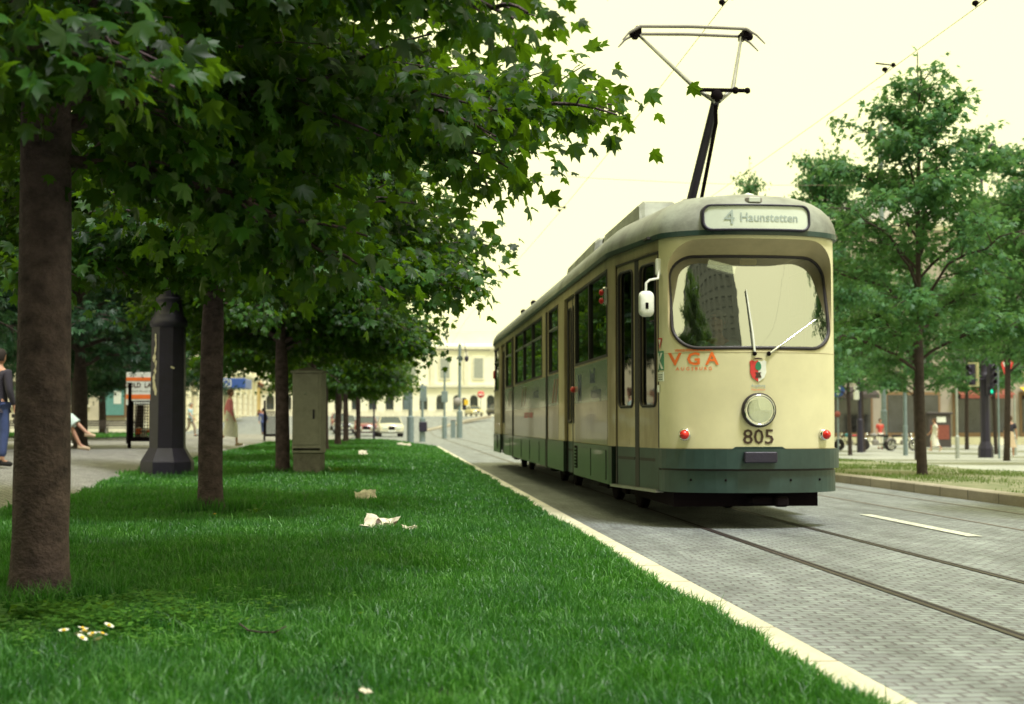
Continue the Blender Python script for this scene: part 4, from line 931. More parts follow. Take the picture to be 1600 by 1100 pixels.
# mirror on the left corner --------------------------------------------------------------------
q = pl(S_CORN - .02, .0); b = MB(); b.box((q[0] - .01, q[1] - .01, 2.50), (.06, .05, .16), ch=.008); b.tube([(q[0] - .01, q[1] - .03, 2.46), (q[0] - .03, q[1] - .09, 2.38), (q[0] - .12, q[1] - .13, 2.36), (q[0] - .155, q[1] - .14, 2.33), (q[0] - .16, q[1] - .14, 2.24)], .012, 8); mr = b.build('mirror_arm', M['white'], tram)
b = MB(); cx_, cy_, cz_m = q[0] - .155, q[1] - .14, 2.13; oi2, _ = rloop(-.075, .075, -.125, .125, .055, 6, 1); nn = len(oi2)
vs_ = [(cx_ + x * s2, cy_ + y2, cz_m + z * s2) for s2, y2 in ((.72, -.045), (.93, -.03), (1, 0), (.95, .02)) for x, z in oi2]
b.add(vs_, sum([ring_faces(nn, 0, r) for r in range(3)], []) + [tuple(range(nn - 1, -1, -1)), tuple(range(3 * nn, 4 * nn))], 0, True); mh = b.build('mirror_housing', M['white'], mr)
b = MB(); b.box((cx_, cy_ - .045, cz_m - .02), (.03, .012, .06), ch=.004); b.build('mirror_clamp', M['dark'], mh)
# side indicator, door lamps
b = MB(); q = pl(vs(2.06), .03); b.box((*q, 2.36), (.06, .07, .20), ch=.015); si = b.build('side_indicator', M['chrome'], tram); b = MB(); b.ball((q[0] - .035, q[1], 2.40), .035, 8); b.ball((q[0] - .035, q[1], 2.31), .035, 8); b.build('indicator_lens', M['redlens'], si)
b = MB(); q = pl(vs(4.92), .02); b.ball((*q, 1.42), .04, 10); b.build('door_button', M['redlens'], tram)
b = MB(); q = pl(vs(20.3), .03); b.box((*q, 2.12), (.08, .1, .2), ch=.02); b.build('rear_indicator', M['redlens'], tram)
# underframe, bogies, coupler --------------------------------------------------------------------
b = MB(); b.box((0, 10.6, .62), (1.5, LEN - 2.0, .22)); b.box((-.05, 1.55, .37), (1.4, 2.5, .34)); b.box((0, 3.9, .33), (.86, 3.2, .42)); b.box((0, 4.9, .36), (1.5, .8, .36)); b.box((0, 10.2, .34), (1.15, 1.3, .36)); b.box((0, 6.8, .40), (1.7, 1.6, .3)); b.box((0, 13.3, .40), (1.7, 1.3, .3)); b.build('underframe_shade_fill', M['dark'], tram)  # floor frame, plus black boxes added to deepen the shade beneath
b = MB(); b.box((.12, .62, .265), (.34, 1.0, .075), ch=.02); b.box((.235, .10, .255), (.13, .12, .10), ch=.02); b.build('coupler', M['dark'], tram)
for v in (4.3, 10.2, 17.8):
    b = MB(); b.box((0, v, .42), (1.25, 2.3, .14), ch=.03)
    for s_ in (-1, 1): b.box((s_ * .66, v, .34), (.09, 2.4, .16), ch=.02); b.box((s_ * .66, v - .9, .30), (.14, .3, .26), ch=.02); b.box((s_ * .66, v + .9, .30), (.14, .3, .26), ch=.02)
    bg_ = b.build('bogie', M['dark'], tram)
    RY = Matrix.Rotation(R(90), 3, 'Y')
    for dv in (-.9, .9):
        for s_ in (-1, 1):
            b = MB(); b.lathe([(.001, -.06), (.29, -.055), (.335, -.05), (.34, -.02), (.34, .045), (.30, .055), (.12, .02), (.10, .06), (.001, .06)], 24, 0, RY, True, (s_ * .50, v + dv, .345)); b.build('wheel', M['dark'], bg_)  # near-black wheel colour stands in for the shade under the tram
# cab and saloon -----------------------------------------------------------------------------------
b = MB(); b.box((0, .62, 1.42), (1.4, .30, .42), ch=.05); b.box((-.25, .78, 1.70), (.62, .25, .10), ch=.03); b.box((.35, .72, 1.66), (.3, .2, .08), ch=.02); b.build('dashboard', M['dash'], tram)
b = MB(); b.box((-.26, .36, 2.50), (.30, .03, .10), rot=Matrix.Rotation(R(14), 3, 'Y'), ch=.012); b.build('interior_mirror', M['chrome'], tram)
b = MB(); b.box((.02, .42, 2.56), (.16, .05, .06), ch=.01); b.build('cab_lamp', M['yellow'], tram)
b = MB(); b.box((0, 1.95, 1.75), (1.7, .04, 1.9)); b.build('cab_partition', mat('cab_partition_grey', (.13, .15, .16), .6), tram)
def seat(u, v, m, s_=1):
    b = MB(); b.box((u, v, 1.24), (.42, .42, .09), ch=.03); b.box((u, v + .22, 1.55), (.42, .07, .55), ch=.03); b.tube([(u, v, .83), (u, v, 1.2)], .04, 8); return b.build('passenger_seat', m, tram)
M['seatred'] = mat('red_seat', (.35, .05, .03), .5)
for i in range(15):
    v = 2.6 + i * 1.15
    if any(a - .4 < v < c + .3 for a, c in DOORS): continue
    for u in (-.72, .45, .85): seat(u, v, M['seat'])
seat(-.05, 1.38, M['seat']).name = 'driver_seat'
b = MB()
for v in (2.2, 4.7, 7.5, 13.8, 17): b.tube([(-.45, v, .83), (-.45, v, ZR)], .017, 6)
b.build('grab_pole', M['steel'], tram)
b = MB(); q = pl(S_CORN + .42, -.22); b.tube([(*q, 1.0), (*q, 2.5)], .018, 6); b.tube([(q[0] + .05, q[1] + .3, 1.1), (q[0] + .05, q[1] + .3, 2.4)], .018, 6); b.box((q[0] + .1, q[1] + .25, 1.45), (.14, .14, .45), 1, ch=.02); b.build('entrance_rails', [M['steel'], M['seatred']], tram)

# overhead line -------------------------------------------------------------------------------------
M['wire'] = mat('weathered_wire', (.25, .2, .12), .6)
for x0, n1, lb in ((3.42, 'catenary', 'thin contact wire running above the pantograph of the tram'), (6.25, 'c', 'thin contact wire above the empty right-hand track')):
    t = thing('overhead_wire', lb, 'wire', (x0, 0, 5.62)); b = MB(); ys_ = list(range(-20, 130, 5))
    b.tube([(.22 * math.sin(y / 14), y, -.0 + zroad(x0, y)) for y in ys_], .0045, 5); b.build('contact_wire', M['wire'], t)
    for y in ([15.4, 31, 45] if x0 < 4 else [15.2, 18.2, 33]):
        b = MB(); xx = .22 * math.sin(y / 14); b.ball((xx, y, .06), .038, 8, sc=(1, 1.3, .8)); b.ball((xx + .12, y, .12), .035, 6); b.tube([(xx, y, .02), (xx + .1, y, .12), (xx - .12, y, .14)], .012, 5); b.build('wire_clamp', M['dark'], t)
for y, z0 in ((15.4, 5.82), (31, 6.3)):
    b = MB(); pts = [(-4 + i * (25 / 12), y, z0 + .5 + .9 * ((i / 6 - 1) ** 2) - .5) for i in range(13)]; b.tube(pts, .005, 4)
    tag(b.build('span_wire', M['wire']), 'span wire crossing the street at the pantograph' if y < 20 else 'second span wire crossing the street behind the tram', 'wire')

# ------------------------------------------------------------------ buildings
M['stucco'] = mat('beige_stucco', (.54, .49, .37), .85, var=.12, vs=1.5, bump=.15)
M['stone2'] = mat('sandstone_ashlar', (.66, .59, .41), .85, var=.15, vs=.9)
M['yellowwall'] = mat('yellow_plaster', (.62, .45, .17), .85, var=.1, vs=.8)
M['palewall'] = mat('pale_plaster', (.82, .80, .64), .85, var=.08, vs=.5)
M['paletrim'] = mat('pale_stone_trim', (.74, .71, .56), .8, var=.12, vs=2)
M['rightwall'] = mat('rose_beige_plaster', (.34, .30, .25), .85, var=.12, vs=.6)
M['darkframe'] = mat('dark_window_frame', (.05, .04, .04), .5)
M['wood'] = mat('varnished_wood_frame', (.20, .12, .06), .5)
M['winglass'] = mat('window_pane', (.045, .06, .065), .12, var=.4, vs=.7, spec=.8)
M['shopglass'] = mat('shop_pane', (.03, .03, .035), .1, var=.5, vs=1.2, spec=.8)
M['awning'] = mat('red_brown_awning', (.22, .06, .04), .8)
M['teal'] = mat('teal_notice', (.12, .30, .28), .6)
M['slate'] = mat('roof_tiles', (.16, .09, .07), .8, var=.25, vs=4)

def facade(name, label, A, B, z0, H, th, cols, rows, wm, tm, depth=10, frame='darkframe', pane='winglass', arch=False, cornice=True, extra=None, cat='building', plinth=.8, winparts=True):
    A = Vector((*A, 0)); B = Vector((*B, 0)); L = (B - A).length; d = (B - A).normalized(); nr = Vector((d.y, -d.x, 0))   # outward to the right of A->B
    root = thing(name, label, cat, (A.x, A.y, z0)); W = lambda a, o, z: tuple(d * a + nr * o + Vector((0, 0, z)))
    def bx(b, a0, a1, o0, o1, za, zb, mi=0):
        vs_ = [W(a, o, z) for z in (za, zb) for o in (o0, o1) for a in (a0, a1)]
        b.add(vs_, [(0, 2, 3, 1), (4, 5, 7, 6), (0, 1, 5, 4), (2, 6, 7, 3), (0, 4, 6, 2), (1, 3, 7, 5)], mi)
    b = MB(); xs_ = sorted(cols); prev = 0
    for a0, a1 in xs_ + [(L, L)]:
        if a0 > prev: bx(b, prev, a0, -th, 0, -1.2, H)
        prev = a1
    for a0, a1 in xs_:
        zp = -1.2
        for z_a, z_b in rows:
            bx(b, a0, a1, -th, 0, zp, z_a); zp = z_b
            if arch:
                r = (a1 - a0) / 2; n_ = 8
                for k in range(n_):
                    t0, t1 = PI * k / n_, PI * (k + 1) / n_; q = [(a0 + r - r * math.cos(t0), z_b + r * math.sin(t0)), (a0 + r - r * math.cos(t1), z_b + r * math.sin(t1))]
                    vs_ = [W(x, o, z) for o in (-th, 0) for x, z in (q[0], q[1], (q[1][0], z_b + r + .01), (q[0][0], z_b + r + .01))]
                    b.add(vs_, [(0, 1, 2, 3), (7, 6, 5, 4), (0, 4, 5, 1), (1, 5, 6, 2), (2, 6, 7, 3), (3, 7, 4, 0)])
                zp = z_b + r
        bx(b, a0, a1, -th, 0, zp, H)
    bx(b, 0, L, -depth, -depth + .3, -1.2, H); bx(b, 0, .3, -depth + .3, -th, -1.2, H); bx(b, L - .3, L, -depth + .3, -th, -1.2, H)
    b.build('wall', wm, root)
    b = MB(); bx(b, -.3, L + .3, -depth, .35, H, H + .35); bx(b, .2, L - .2, -depth + .2, .18, H - .3, H)
    if cornice: b.build('cornice', tm, root)
    b = MB(); vs_ = [W(-.2, .3, H + .36), W(L + .2, .3, H + .36), W(L + .2, -depth / 2, H + 2.6), W(-.2, -depth / 2, H + 2.6), W(L + .2, -depth, H + .36), W(-.2, -depth, H + .36)]
    b.add(vs_, [(0, 1, 2, 3), (3, 2, 4, 5), (0, 3, 5), (1, 4, 2), (0, 5, 4, 1)]); b.build('roof', M['slate'], root)
    b = MB(); bx(b, 0, L, .001, .08, -1.2, plinth); b.build('plinth', tm, root)
    cnt = 0
    for a0, a1 in xs_:
        for ri, (z_a, z_b) in enumerate(rows):
            cnt += 1
            if cnt > 98: break
            f_ = MB(); r = (a1 - a0) / 2 if arch else 0; t_ = .07
            bx(f_, a0, a0 + t_, -th * .7, -th * .7 + .06, z_a, z_b); bx(f_, a1 - t_, a1, -th * .7, -th * .7 + .06, z_a, z_b); bx(f_, a0 + t_, a1 - t_, -th * .7, -th * .7 + .06, z_a, z_a + t_)
            bx(f_, a0 + t_, a1 - t_, -th * .7, -th * .7 + .06, z_b - t_, z_b); m_ = (a0 + a1) / 2; bx(f_, m_ - .03, m_ + .03, -th * .7, -th * .7 + .055, z_a + t_, z_b - t_); zz = z_a + (z_b - z_a) * .65; bx(f_, a0 + t_, a1 - t_, -th * .7 + .002, -th * .7 + .05, zz, zz + .05)
            wn = f_.build('window', M[frame], root); g_ = MB(); bx(g_, a0, a1, -th * .7 - .03, -th * .7 + .01, z_a, z_b + r); g_.build('pane', M[pane], wn)
            g_ = MB(); bx(g_, a0 - .1, a1 + .1, .001, .12, z_a - .12, z_a - .001); g_.build('sill', tm, wn)
    return root, W, bx

# beige corner house behind the bench
r1, W1, bx1 = facade('beige_house', 'low beige stucco building behind the bench, with a barred dark window and a notice case', (-46, 90), (-15.3, 90), .25, 9.5, .35, [(4, 5.3), (9, 10.3), (14, 15.3), (18, 19.3), (22.4, 23.6), (25.84, 27.1)], [(1.82, 3.3), (5.4, 7.2)], M['stucco'], M['paletrim'])
b = MB()
for k in range(9): b.tube([W1(25.94 + k * .13, .02, 1.85), W1(25.94 + k * .13, .02, 3.28)], .014, 5)
b.build('window_bars', M['dark'], r1)
b = MB(); bx1(b, 27.95, 29.4, 0.002, .14, 1.08, 3.0); nc = b.build('notice_case', M['wood'], r1)
b = MB(); bx1(b, 28.07, 29.28, .141, .16, 1.2, 2.9, 0); b.build('case_glass', M['teal'], nc)
b = MB(); bx1(b, 28.65, 29.1, .161, .17, 1.9, 2.7, 0); b.build('notice', M['white'], nc)
# sandstone bank building along the footpath
r2, W2, bx2 = facade('stone_building', 'long sandstone building with grooved pilasters and a blue canopy along the footpath', (-17.0, 98), (-17.0, 178), .2, 15, .5, [(6 + i * 5.6, 8.2 + i * 5.6) for i in range(13)], [(1.6, 4.0), (6.8, 9.2), (10.8, 13.0)], M['stone2'], M['paletrim'])
for i in range(14):
    b = MB(); a = 3.6 + i * 5.6
    for k in range(9): bx2(b, a, a + 1.5, .002, .16, .85 + k * .68, .85 + k * .68 + .6)
    b.build('pilaster', M['paletrim'], r2)
b = MB(); bx2(b, 0, 80, .002, .45, 6.0, 6.35); bx2(b, 0, 80, .002, .3, 5.8, 6.0); b.build('string_course', M['paletrim'], r2)
cn = thing('blue_canopy', 'blue canopy with a white square sign and slash over the bank entrance', 'canopy', (-17, 141, .2))
b = MB(); b.box((.9, 3.2, 4.65), (3.0, 6.4, .95), ch=.06); b.build('canopy_body', M['blue'], cn)
b = MB()
for a_, c_, w_, h_2 in ((.35, 4.65, .07, .72), (1.0, 4.65, .07, .72), (.675, 4.98, .72, .07), (.675, 4.32, .72, .07)): b.box((a_, -.02, c_), (w_, .03, h_2))
b.box((.675, -.02, 4.65), (.10, .03, .5), rot=Matrix.Rotation(R(38), 3, 'Y')); b.build('square_slash_sign', M['white'], cn)
r3, W3, bx3 = facade('yellow_house', 'yellow plastered house with flower boxes at the far end of the footpath', (-17.3, 178.5), (-17.3, 222), .9, 13, .3, [(2 + i * 3.6, 3.4 + i * 3.6) for i in range(12)], [(1.4, 3.4), (4.9, 6.9), (8.4, 10.4)], M['yellowwall'], M['paletrim'])
fl = leafmat('geranium_bloom', (.5, .02, .02), (.6, .08, .04), (.5, .05, .03), .2)
for i in range(5):
    for zr in (1.25, 4.75, 8.25):
        a = 2.7 + i * 3.6; b = MB(); bx3(b, a - .8, a + .8, .13, .38, zr - .25, zr); fb = b.build('flower_box', M['timber'], r3)
        b = MB()
        for k in range(26): q = W3(a + random.uniform(-.8, .8), .25 + random.uniform(-.1, .2), zr + random.uniform(0, .35)); b.ball(q, random.uniform(.05, .09), 6, k % 2)
        b.build('flowers', [fl, M['leaf_far']], fb)
# pale classical building closing the street
r4, W4, bx4 = facade('pale_building', 'pale cream classical building closing off the far end of the street, with arched ground-floor windows', (-22, 186), (46, 186), 1.7, 8.9, .6, [(1 + i * 2.2, 2.05 + i * 2.2) for i in range(30)], [(.95, 2.35)], M['palewall'], M['paletrim'], depth=14, arch=True)
for c in children(r4):
    if c.name.startswith('roof'): c.data.materials[0] = M['palewall']
b = MB(); bx4(b, 0, 68, .002, .35, 3.9, 4.25); b.build('string_course', M['paletrim'], r4)
for i in range(16): b = MB(); bx4(b, .2 + i * 4.4, .75 + i * 4.4, .002, .25, 4.3, 8.5); b.build('pilaster', M['paletrim'], r4)
for i in range(9):
    a = 13.2 + i * 4.4; b = MB(); bx4(b, a + 1.3, a + 2.9, .002, .14, 4.9, 7.9); f_ = b.build('tall_window', M['paletrim'], r4); b = MB(); bx4(b, a + 1.5, a + 2.7, .142, .16, 5.1, 7.7); b.build('pane', mat('reflecting_pane', (.32, .34, .30), .2), f_) if i == 0 else b.build('pane', bpy.data.materials['reflecting_pane'], f_)
b = MB(); bx4(b, 24, 68, -8, -1, 9.26, 11.3); b.build('attic_storey', M['palewall'], r4)
# right-hand shops
r5, W5, bx5 = facade('shop_building', 'rose-beige building with red-brown shopfronts behind the plaza trees on the right', (27, 96), (88, 96), -.3, 15, .4, [(1.5 + i * 3.4, 3.3 + i * 3.4) for i in range(17)], [(4.9, 7.1), (8.6, 10.8)], M['rightwall'], M['paletrim'], plinth=.3)
for c in children(r5):
    if c.name.startswith('roof'): c.data.materials[0] = M['cabgrey']
for i in range(12):
    a = 2 + i * 4.8; b = MB(); bx5(b, a, a + 3.9, .002, .10, .3, 3.4); s_ = b.build('shopfront', M['wood'], r5); b = MB(); bx5(b, a + .15, a + 3.75, .102, .13, .6, 3.2); b.build('shop_pane', M['shopglass'], s_)
    b = MB(); vs_ = [W5(a, .1, 3.75), W5(a + 3.9, .1, 3.75), W5(a + 3.9, 1.5, 3.2), W5(a, 1.5, 3.2), W5(a, 1.5, 2.95), W5(a + 3.9, 1.5, 2.95)]; b.add(vs_, [(0, 1, 2, 3), (3, 2, 5, 4)])
    if i % 3 != 1: b.build('awning', M['awning'] if i % 3 else M['yellow'] if i == 3 else M['darkframe'], s_)
M['greypanel'] = mat('grey_panel', (.13, .14, .15), .7)
# tall unseen block behind the viewer, added to give the windscreen its reflection
facade('reflection_block', 'unseen grey block behind the viewer, added only for its reflection in the windscreen', (7.5, -15), (-34, -15), 0, 33, .3, [(2 + i * 3, 3.6 + i * 3) for i in range(11)], [(1.5 + 3.1 * k, 3.3 + 3.1 * k) for k in range(10)], M['greypanel'], M['greypanel'], frame='greypanel', pane='greypanel')

# ------------------------------------------------------------------ iron columns
def column(label, loc, sc, group, hz_=9.5):
    t = thing('lamp_post', label, 'lamp post', loc, 0, group); o8 = .5
    b = MB(); k8 = 1 / math.cos(PI / 8)
    b.lathe([(.45 * k8, -.3), (.45 * k8, .33), (.44 * k8, .35)], 8, 0, None, False, phase=.5); b.lathe([(.44 * k8, .351), (.31 * k8, .56)], 8, 0, None, False, phase=.5); b.build('plinth', M['iron'], t)
    b = MB(); b.lathe([(.305 * k8, .55), (.285 * k8, 2.56)], 8, 0, None, False, phase=.5); b.build('shaft', M['iron'], t)
    b = MB(); b.lathe([(.30, 2.555), (.33, 2.57), (.335, 2.66), (.31, 2.68), (.31, 2.72), (.28, 2.73), (.25, 2.82), (.225, 2.95), (.225, 2.99), (.235, 3.0), (.235, 3.05), (.2, 3.06)], 24); b.build('collar', M['iron'], t)
    b = MB(); b.tube([(0, 0, 3.05), (0, 0, 4.6), (0, 0, hz_)], [.19, .165, .10], 16); b.tube([(0, 0, hz_ - .2), (0, -.4, hz_ + .3), (0, -1.2, hz_ + .5)], .05, 8); b.box((0, -1.5, hz_ + .47), (.3, .8, .14), ch=.04); b.build('upper_pole', M['iron'], t)
    t.scale = (sc * .92, sc * .92, sc); return t
lp = column('thick black octagonal lamp post on a flared foot, beside the second maple', (-3.75, 24.0, .02), 1.0, 'cast iron lamp posts')
rgp = random.Random(5); b = MB()
for i in range(9):       # torn bits of poster
    zz = 1.5 + i * .11; w_ = rgp.uniform(.02, .07); x0 = -.285 + rgp.uniform(-.002, .01) ; y0 = -.135
    h_p = rgp.uniform(.04, .10); cxp = rgp.uniform(-.03, .03); Mz_ = Matrix.Rotation(-PI / 4, 3, 'Z'); ppts = [(cxp + (w_ * .6 + rgp.uniform(-.015, .02)) * math.cos(q), zz + (h_p + rgp.uniform(-.03, .03)) * math.sin(q)) for q in np.linspace(0, 2 * PI, 9)[:-1]]
    b.poly(ppts, .004, map=lambda x, y, z: tuple(Mz_ @ Vector((x, y - .003, z)) + Vector((-.205, -.216, 0))))
b.build('torn_poster', M['paper'], lp)
b = MB(); b.box((.12, -.296, 1.88), (.07, .008, .03), rot=Matrix.Rotation(.4, 3, 'Y')); b.build('sticker', M['paper'], lp)
lp2 = column('dark traffic column on the plaza carrying signals, at the right edge', (25.5, 59.8, -.58), .66, 'cast iron lamp posts'); lp2.scale = (.66, .66, 1.35)

# ------------------------------------------------------------------ street cabinet
t = thing('utility_cabinet', 'grey weathered utility cabinet with a capped top on a concrete base', 'utility cabinet', (-1.45, 24.45, .02)); t.rotation_euler[2] = R(-9)
b = MB(); b.box((0, 0, .2), (.47, .36, .52), ch=.01); b.build('plinth', M['concrete'], t)
b = MB(); b.box((0, 0, 1.14), (.50, .40, 1.36), ch=.012); bd = b.build('body', M['cabgrey'], t)
b = MB(); b.box((-.02, -.203, 1.20), (.44, .012, 1.20), ch=.004); dr = b.build('door', M['cabgrey'], t)
b = MB(); b.box((.12, -.215, 1.12), (.03, .018, .16), ch=.005); b.box((.12, -.225, 1.17), (.018, .03, .03)); b.build('handle', M['iron'], dr); b = MB(); b.lathe([(.022, -.01), (.022, .008), (.001, .008)], 12, 0, RX, True, (-.02, -.212, 1.47)); b.build('lock', M['steel'], dr)
b = MB(); b.box((-.0, -.205, .53), (.46, .012, .03)); b.build('vent_slot', M['dark'], t)
b = MB(); b.add([(-.28, -.23, 1.82), (.28, -.23, 1.82), (.28, .23, 1.82), (-.28, .23, 1.82), (-.28, -.23, 1.85), (.28, -.23, 1.85), (.28, .23, 1.85), (-.28, .23, 1.85), (0, 0, 1.93)], [(3, 2, 1, 0), (0, 1, 5, 4), (1, 2, 6, 5), (2, 3, 7, 6), (3, 0, 4, 7), (4, 5, 8), (5, 6, 8), (6, 7, 8), (7, 4, 8)]); b.build('cap', M['cabgrey'], t)

# ------------------------------------------------------------------ wire litter bins, poster, benches
def wire_bin(label, loc):
    t = thing('litter_bin', label, 'litter bin', loc, 0, 'wire basket litter bins'); b = MB(); w_, d_, h0, h1 = .27, .2, .18, 1.12
    for k in range(10):
        x = -w_ + k * 2 * w_ / 9
        for y in (-d_, d_): b.tube([(x, y, h0), (x, y, h1)], .008, 4)
    for k in range(7):
        y = -d_ + k * 2 * d_ / 6
        for x in (-w_, w_): b.tube([(x, y, h0), (x, y, h1)], .008, 4)
    for k in range(13): z = h0 + k * (h1 - h0) / 12; b.tube([(-w_, -d_, z), (w_, -d_, z), (w_, d_, z), (-w_, d_, z), (-w_, -d_, z)], .008 if k < 12 else .014, 4, cap=False)
    b.build('basket', M['dark'], t); b = MB(); b.box((0, 0, .13), (.56, .42, .10), ch=.01); b.build('tray', M['dark'], t)
    b = MB(); b.tube([(-.33, 0, -.3), (-.33, 0, 1.6)], .045, 10); b.box((-.29, 0, .9), (.07, .1, .06)); b.build('post', M['dark'], t)
    return t
z_ = zpath(-6.4, 37.5); wb = wire_bin('black wire litter bin holding crumpled papers, left of the lamp post', (-6.52, 37.6, z_ + .1))
b = MB(); rgp = random.Random(3)
for k in range(9): b.ball((rgp.uniform(-.18, .18), rgp.uniform(-.12, .12), .24 + rgp.uniform(0, .16)), rgp.uniform(.05, .09), 7, k % 3 == 0, sc=(1.2, 1, .7))
o = b.build('crumpled_papers', [M['paper'], M['orange']], loc=(-6.52, 37.6, z_ + .1)); tag(o, 'crumpled white and orange papers lying inside the wire bin', 'litter', 'rubbish in the bin')
wire_bin('small distant wire litter bin beside the third maple trunk', (-5.17, 61, zpath(-5.4, 61) + .1))
t = thing('poster_stand', 'white poster board with two orange bars above the wire bin', 'poster stand', (-7.85, 45.2, zpath(-7.8, 45)))
b = MB(); b.box((0, 0, 1.72), (1.0, .06, 1.02), ch=.01); pb = b.build('poster_board', M['white'], t)
b = MB(); b.box((0, -.034, 2.02), (.99, .008, .11)); b.box((0, -.034, 1.47), (.99, .008, .14)); b.build('orange_bar', M['orange'], pb)
text_part('poster_lettering', 'GOLD  LAND', .21, M['brown'], pb, lambda x, z: (x * 1.0, -.036, 1.76 + z), .006, .86); text_part('poster_lettering', 'Schmuck Muenzen Uhren', .075, M['brown'], pb, lambda x, z: (x, -.036, 1.62 + z))
b = MB()
for x in (-.46, .46): b.tube([(x, .03, -.3), (x, .03, 1.3)], .03, 8)
b.build('stand_legs', M['dark'], t)
def bench(label, loc, rz, L, nleg, back=True):
    t = thing('park_bench', label, 'bench', loc, rz, 'benches along the footpath'); b = MB()
    for k in range(4): b.box((0, -.18 + k * .12, .45), (L, .09, .04), ch=.008)
    b.build('seat', M['timber'], t)
    if back:
        b = MB()
        for k in range(3): b.box((0, .26 + k * .03, .58 + k * .12), (L, .035, .09), ch=.008)
        b.build('backrest', M['timber'], t)
    for k in range(nleg):
        x = -L / 2 + .25 + k * (L - .5) / (nleg - 1); b = MB(); b.box((x, 0, .2), (.07, .42, .44)); b.box((x, .27, .42), (.06, .05, .86), rot=Matrix.Rotation(R(-8), 3, 'X')); b.build('leg', M['cabgrey'], t)
    return t
bench('long dark slatted bench on the little lawn in front of the beige building', (-15.6, 79, zpath(-16, 79)), 0, 3.4, 3); bench('dark slatted bench continuing the long one toward the left', (-19.4, 79, zpath(-19, 79)), 0, 3.4, 3)
bench('bench with the seated women, mostly hidden by the nearest trunk', (-8.35, 34.4, zpath(-8.3, 34.4)), R(90), 2.4, 2)
# little lawn under the chestnut
b = MB(); pts_ = [(-21, 74), (-14.3, 66), (-12.8, 70), (-12.8, 84), (-14, 88.5), (-30, 88.5), (-30, 76)]
b.add([(x, y, zpath(x, y) + .05) for x, y in pts_] + [(x, y, zpath(x, y) - .1) for x, y in pts_], [tuple(range(7))] + [(i, (i + 1) % 7, (i + 1) % 7 + 7, i + 7) for i in range(7)])
tag(b.build('small_lawn', M['soil']), kind='structure')
n = 9000; x = rng.uniform(-26, -12.9, n); y = rng.uniform(66, 88, n); k = (y > 66 + np.clip(-(x + 14.3), 0, 99) * 1.2); x, y = x[k], y[k]
tag(blades(rng, x, y, np.full(len(x), .33), .12 * rng.uniform(.5, 1.2, len(x)), .05, 'bench_grass', M['blade']), 'green grass around the far bench and chestnut trunk', 'grass', kind='stuff')

# ------------------------------------------------------------------ people
def skinmesh(J, E, rad, name, m, parent, root='pelvis', lv=1, extra=None):
    bm = bmesh.new(); sl = bm.verts.layers.skin.verify(); vm = {}
    used = set(sum(([a, c] for a, c in E), []))
    for k in J:
        if k in used:
            v = bm.verts.new(J[k]); r = rad[k]; r = r if hasattr(r, '__len__') else (r, r); v[sl].radius = r; v[sl].use_root = (k == root); vm[k] = v
    for a, c in E: bm.edges.new((vm[a], vm[c]))
    me = bpy.data.meshes.new(name); bm.to_mesh(me); bm.free(); o = bpy.data.objects.new(name, me); C.objects.link(o)
    o.modifiers.new('s', 'SKIN').use_smooth_shade = True; q = o.modifiers.new('u', 'SUBSURF'); q.levels = lv; q.render_levels = lv
    m2 = bpy.data.meshes.new_from_object(o.evaluated_get(bpy.context.evaluated_depsgraph_get())); bpy.data.objects.remove(o); bpy.data.meshes.remove(me)
    if extra:
        bm = bmesh.new(); bm.from_mesh(m2); off = len(bm.verts); nv = [bm.verts.new(v) for v in extra.v]
        for f in extra.f:
            try: q = bm.faces.new([nv[i] for i in f]); q.smooth = True
            except ValueError: pass
        bm.to_mesh(m2); bm.free()
    m2.materials.clear(); m2.materials.append(m); m2.name = name
    o = bpy.data.objects.new(name, m2); C.objects.link(o); o.parent = parent; return o
BASE = dict(pelvis=(0, 0, .95), waist=(0, .0, 1.10), chest=(0, .01, 1.30), upper=(0, .01, 1.43), neck=(0, 0, 1.52), head=(0, -.01, 1.62),
            shl=(.17, .01, 1.42), shr=(-.17, .01, 1.42), ell=(.23, .02, 1.14), elr=(-.23, .02, 1.14), wrl=(.25, -.08, .90), wrr=(-.25, -.08, .90),
            hil=(.09, 0, .90), hir=(-.09, 0, .90), knl=(.10, -.02, .50), knr=(-.10, -.02, .50), anl=(.10, .02, .09), anr=(-.10, .02, .09), tol=(.115, -.15, .035), tor=(-.115, -.15, .035))
BR = dict(pelvis=(.13, .10), waist=(.115, .085), chest=(.135, .10), upper=(.12, .085), neck=.05, head=.06, shl=.06, shr=.06, ell=.042, elr=.042, wrl=.027, wrr=.027, hil=.085, hir=.085, knl=.055, knr=.055, anl=.036, anr=.036, tol=.03, tor=.03)
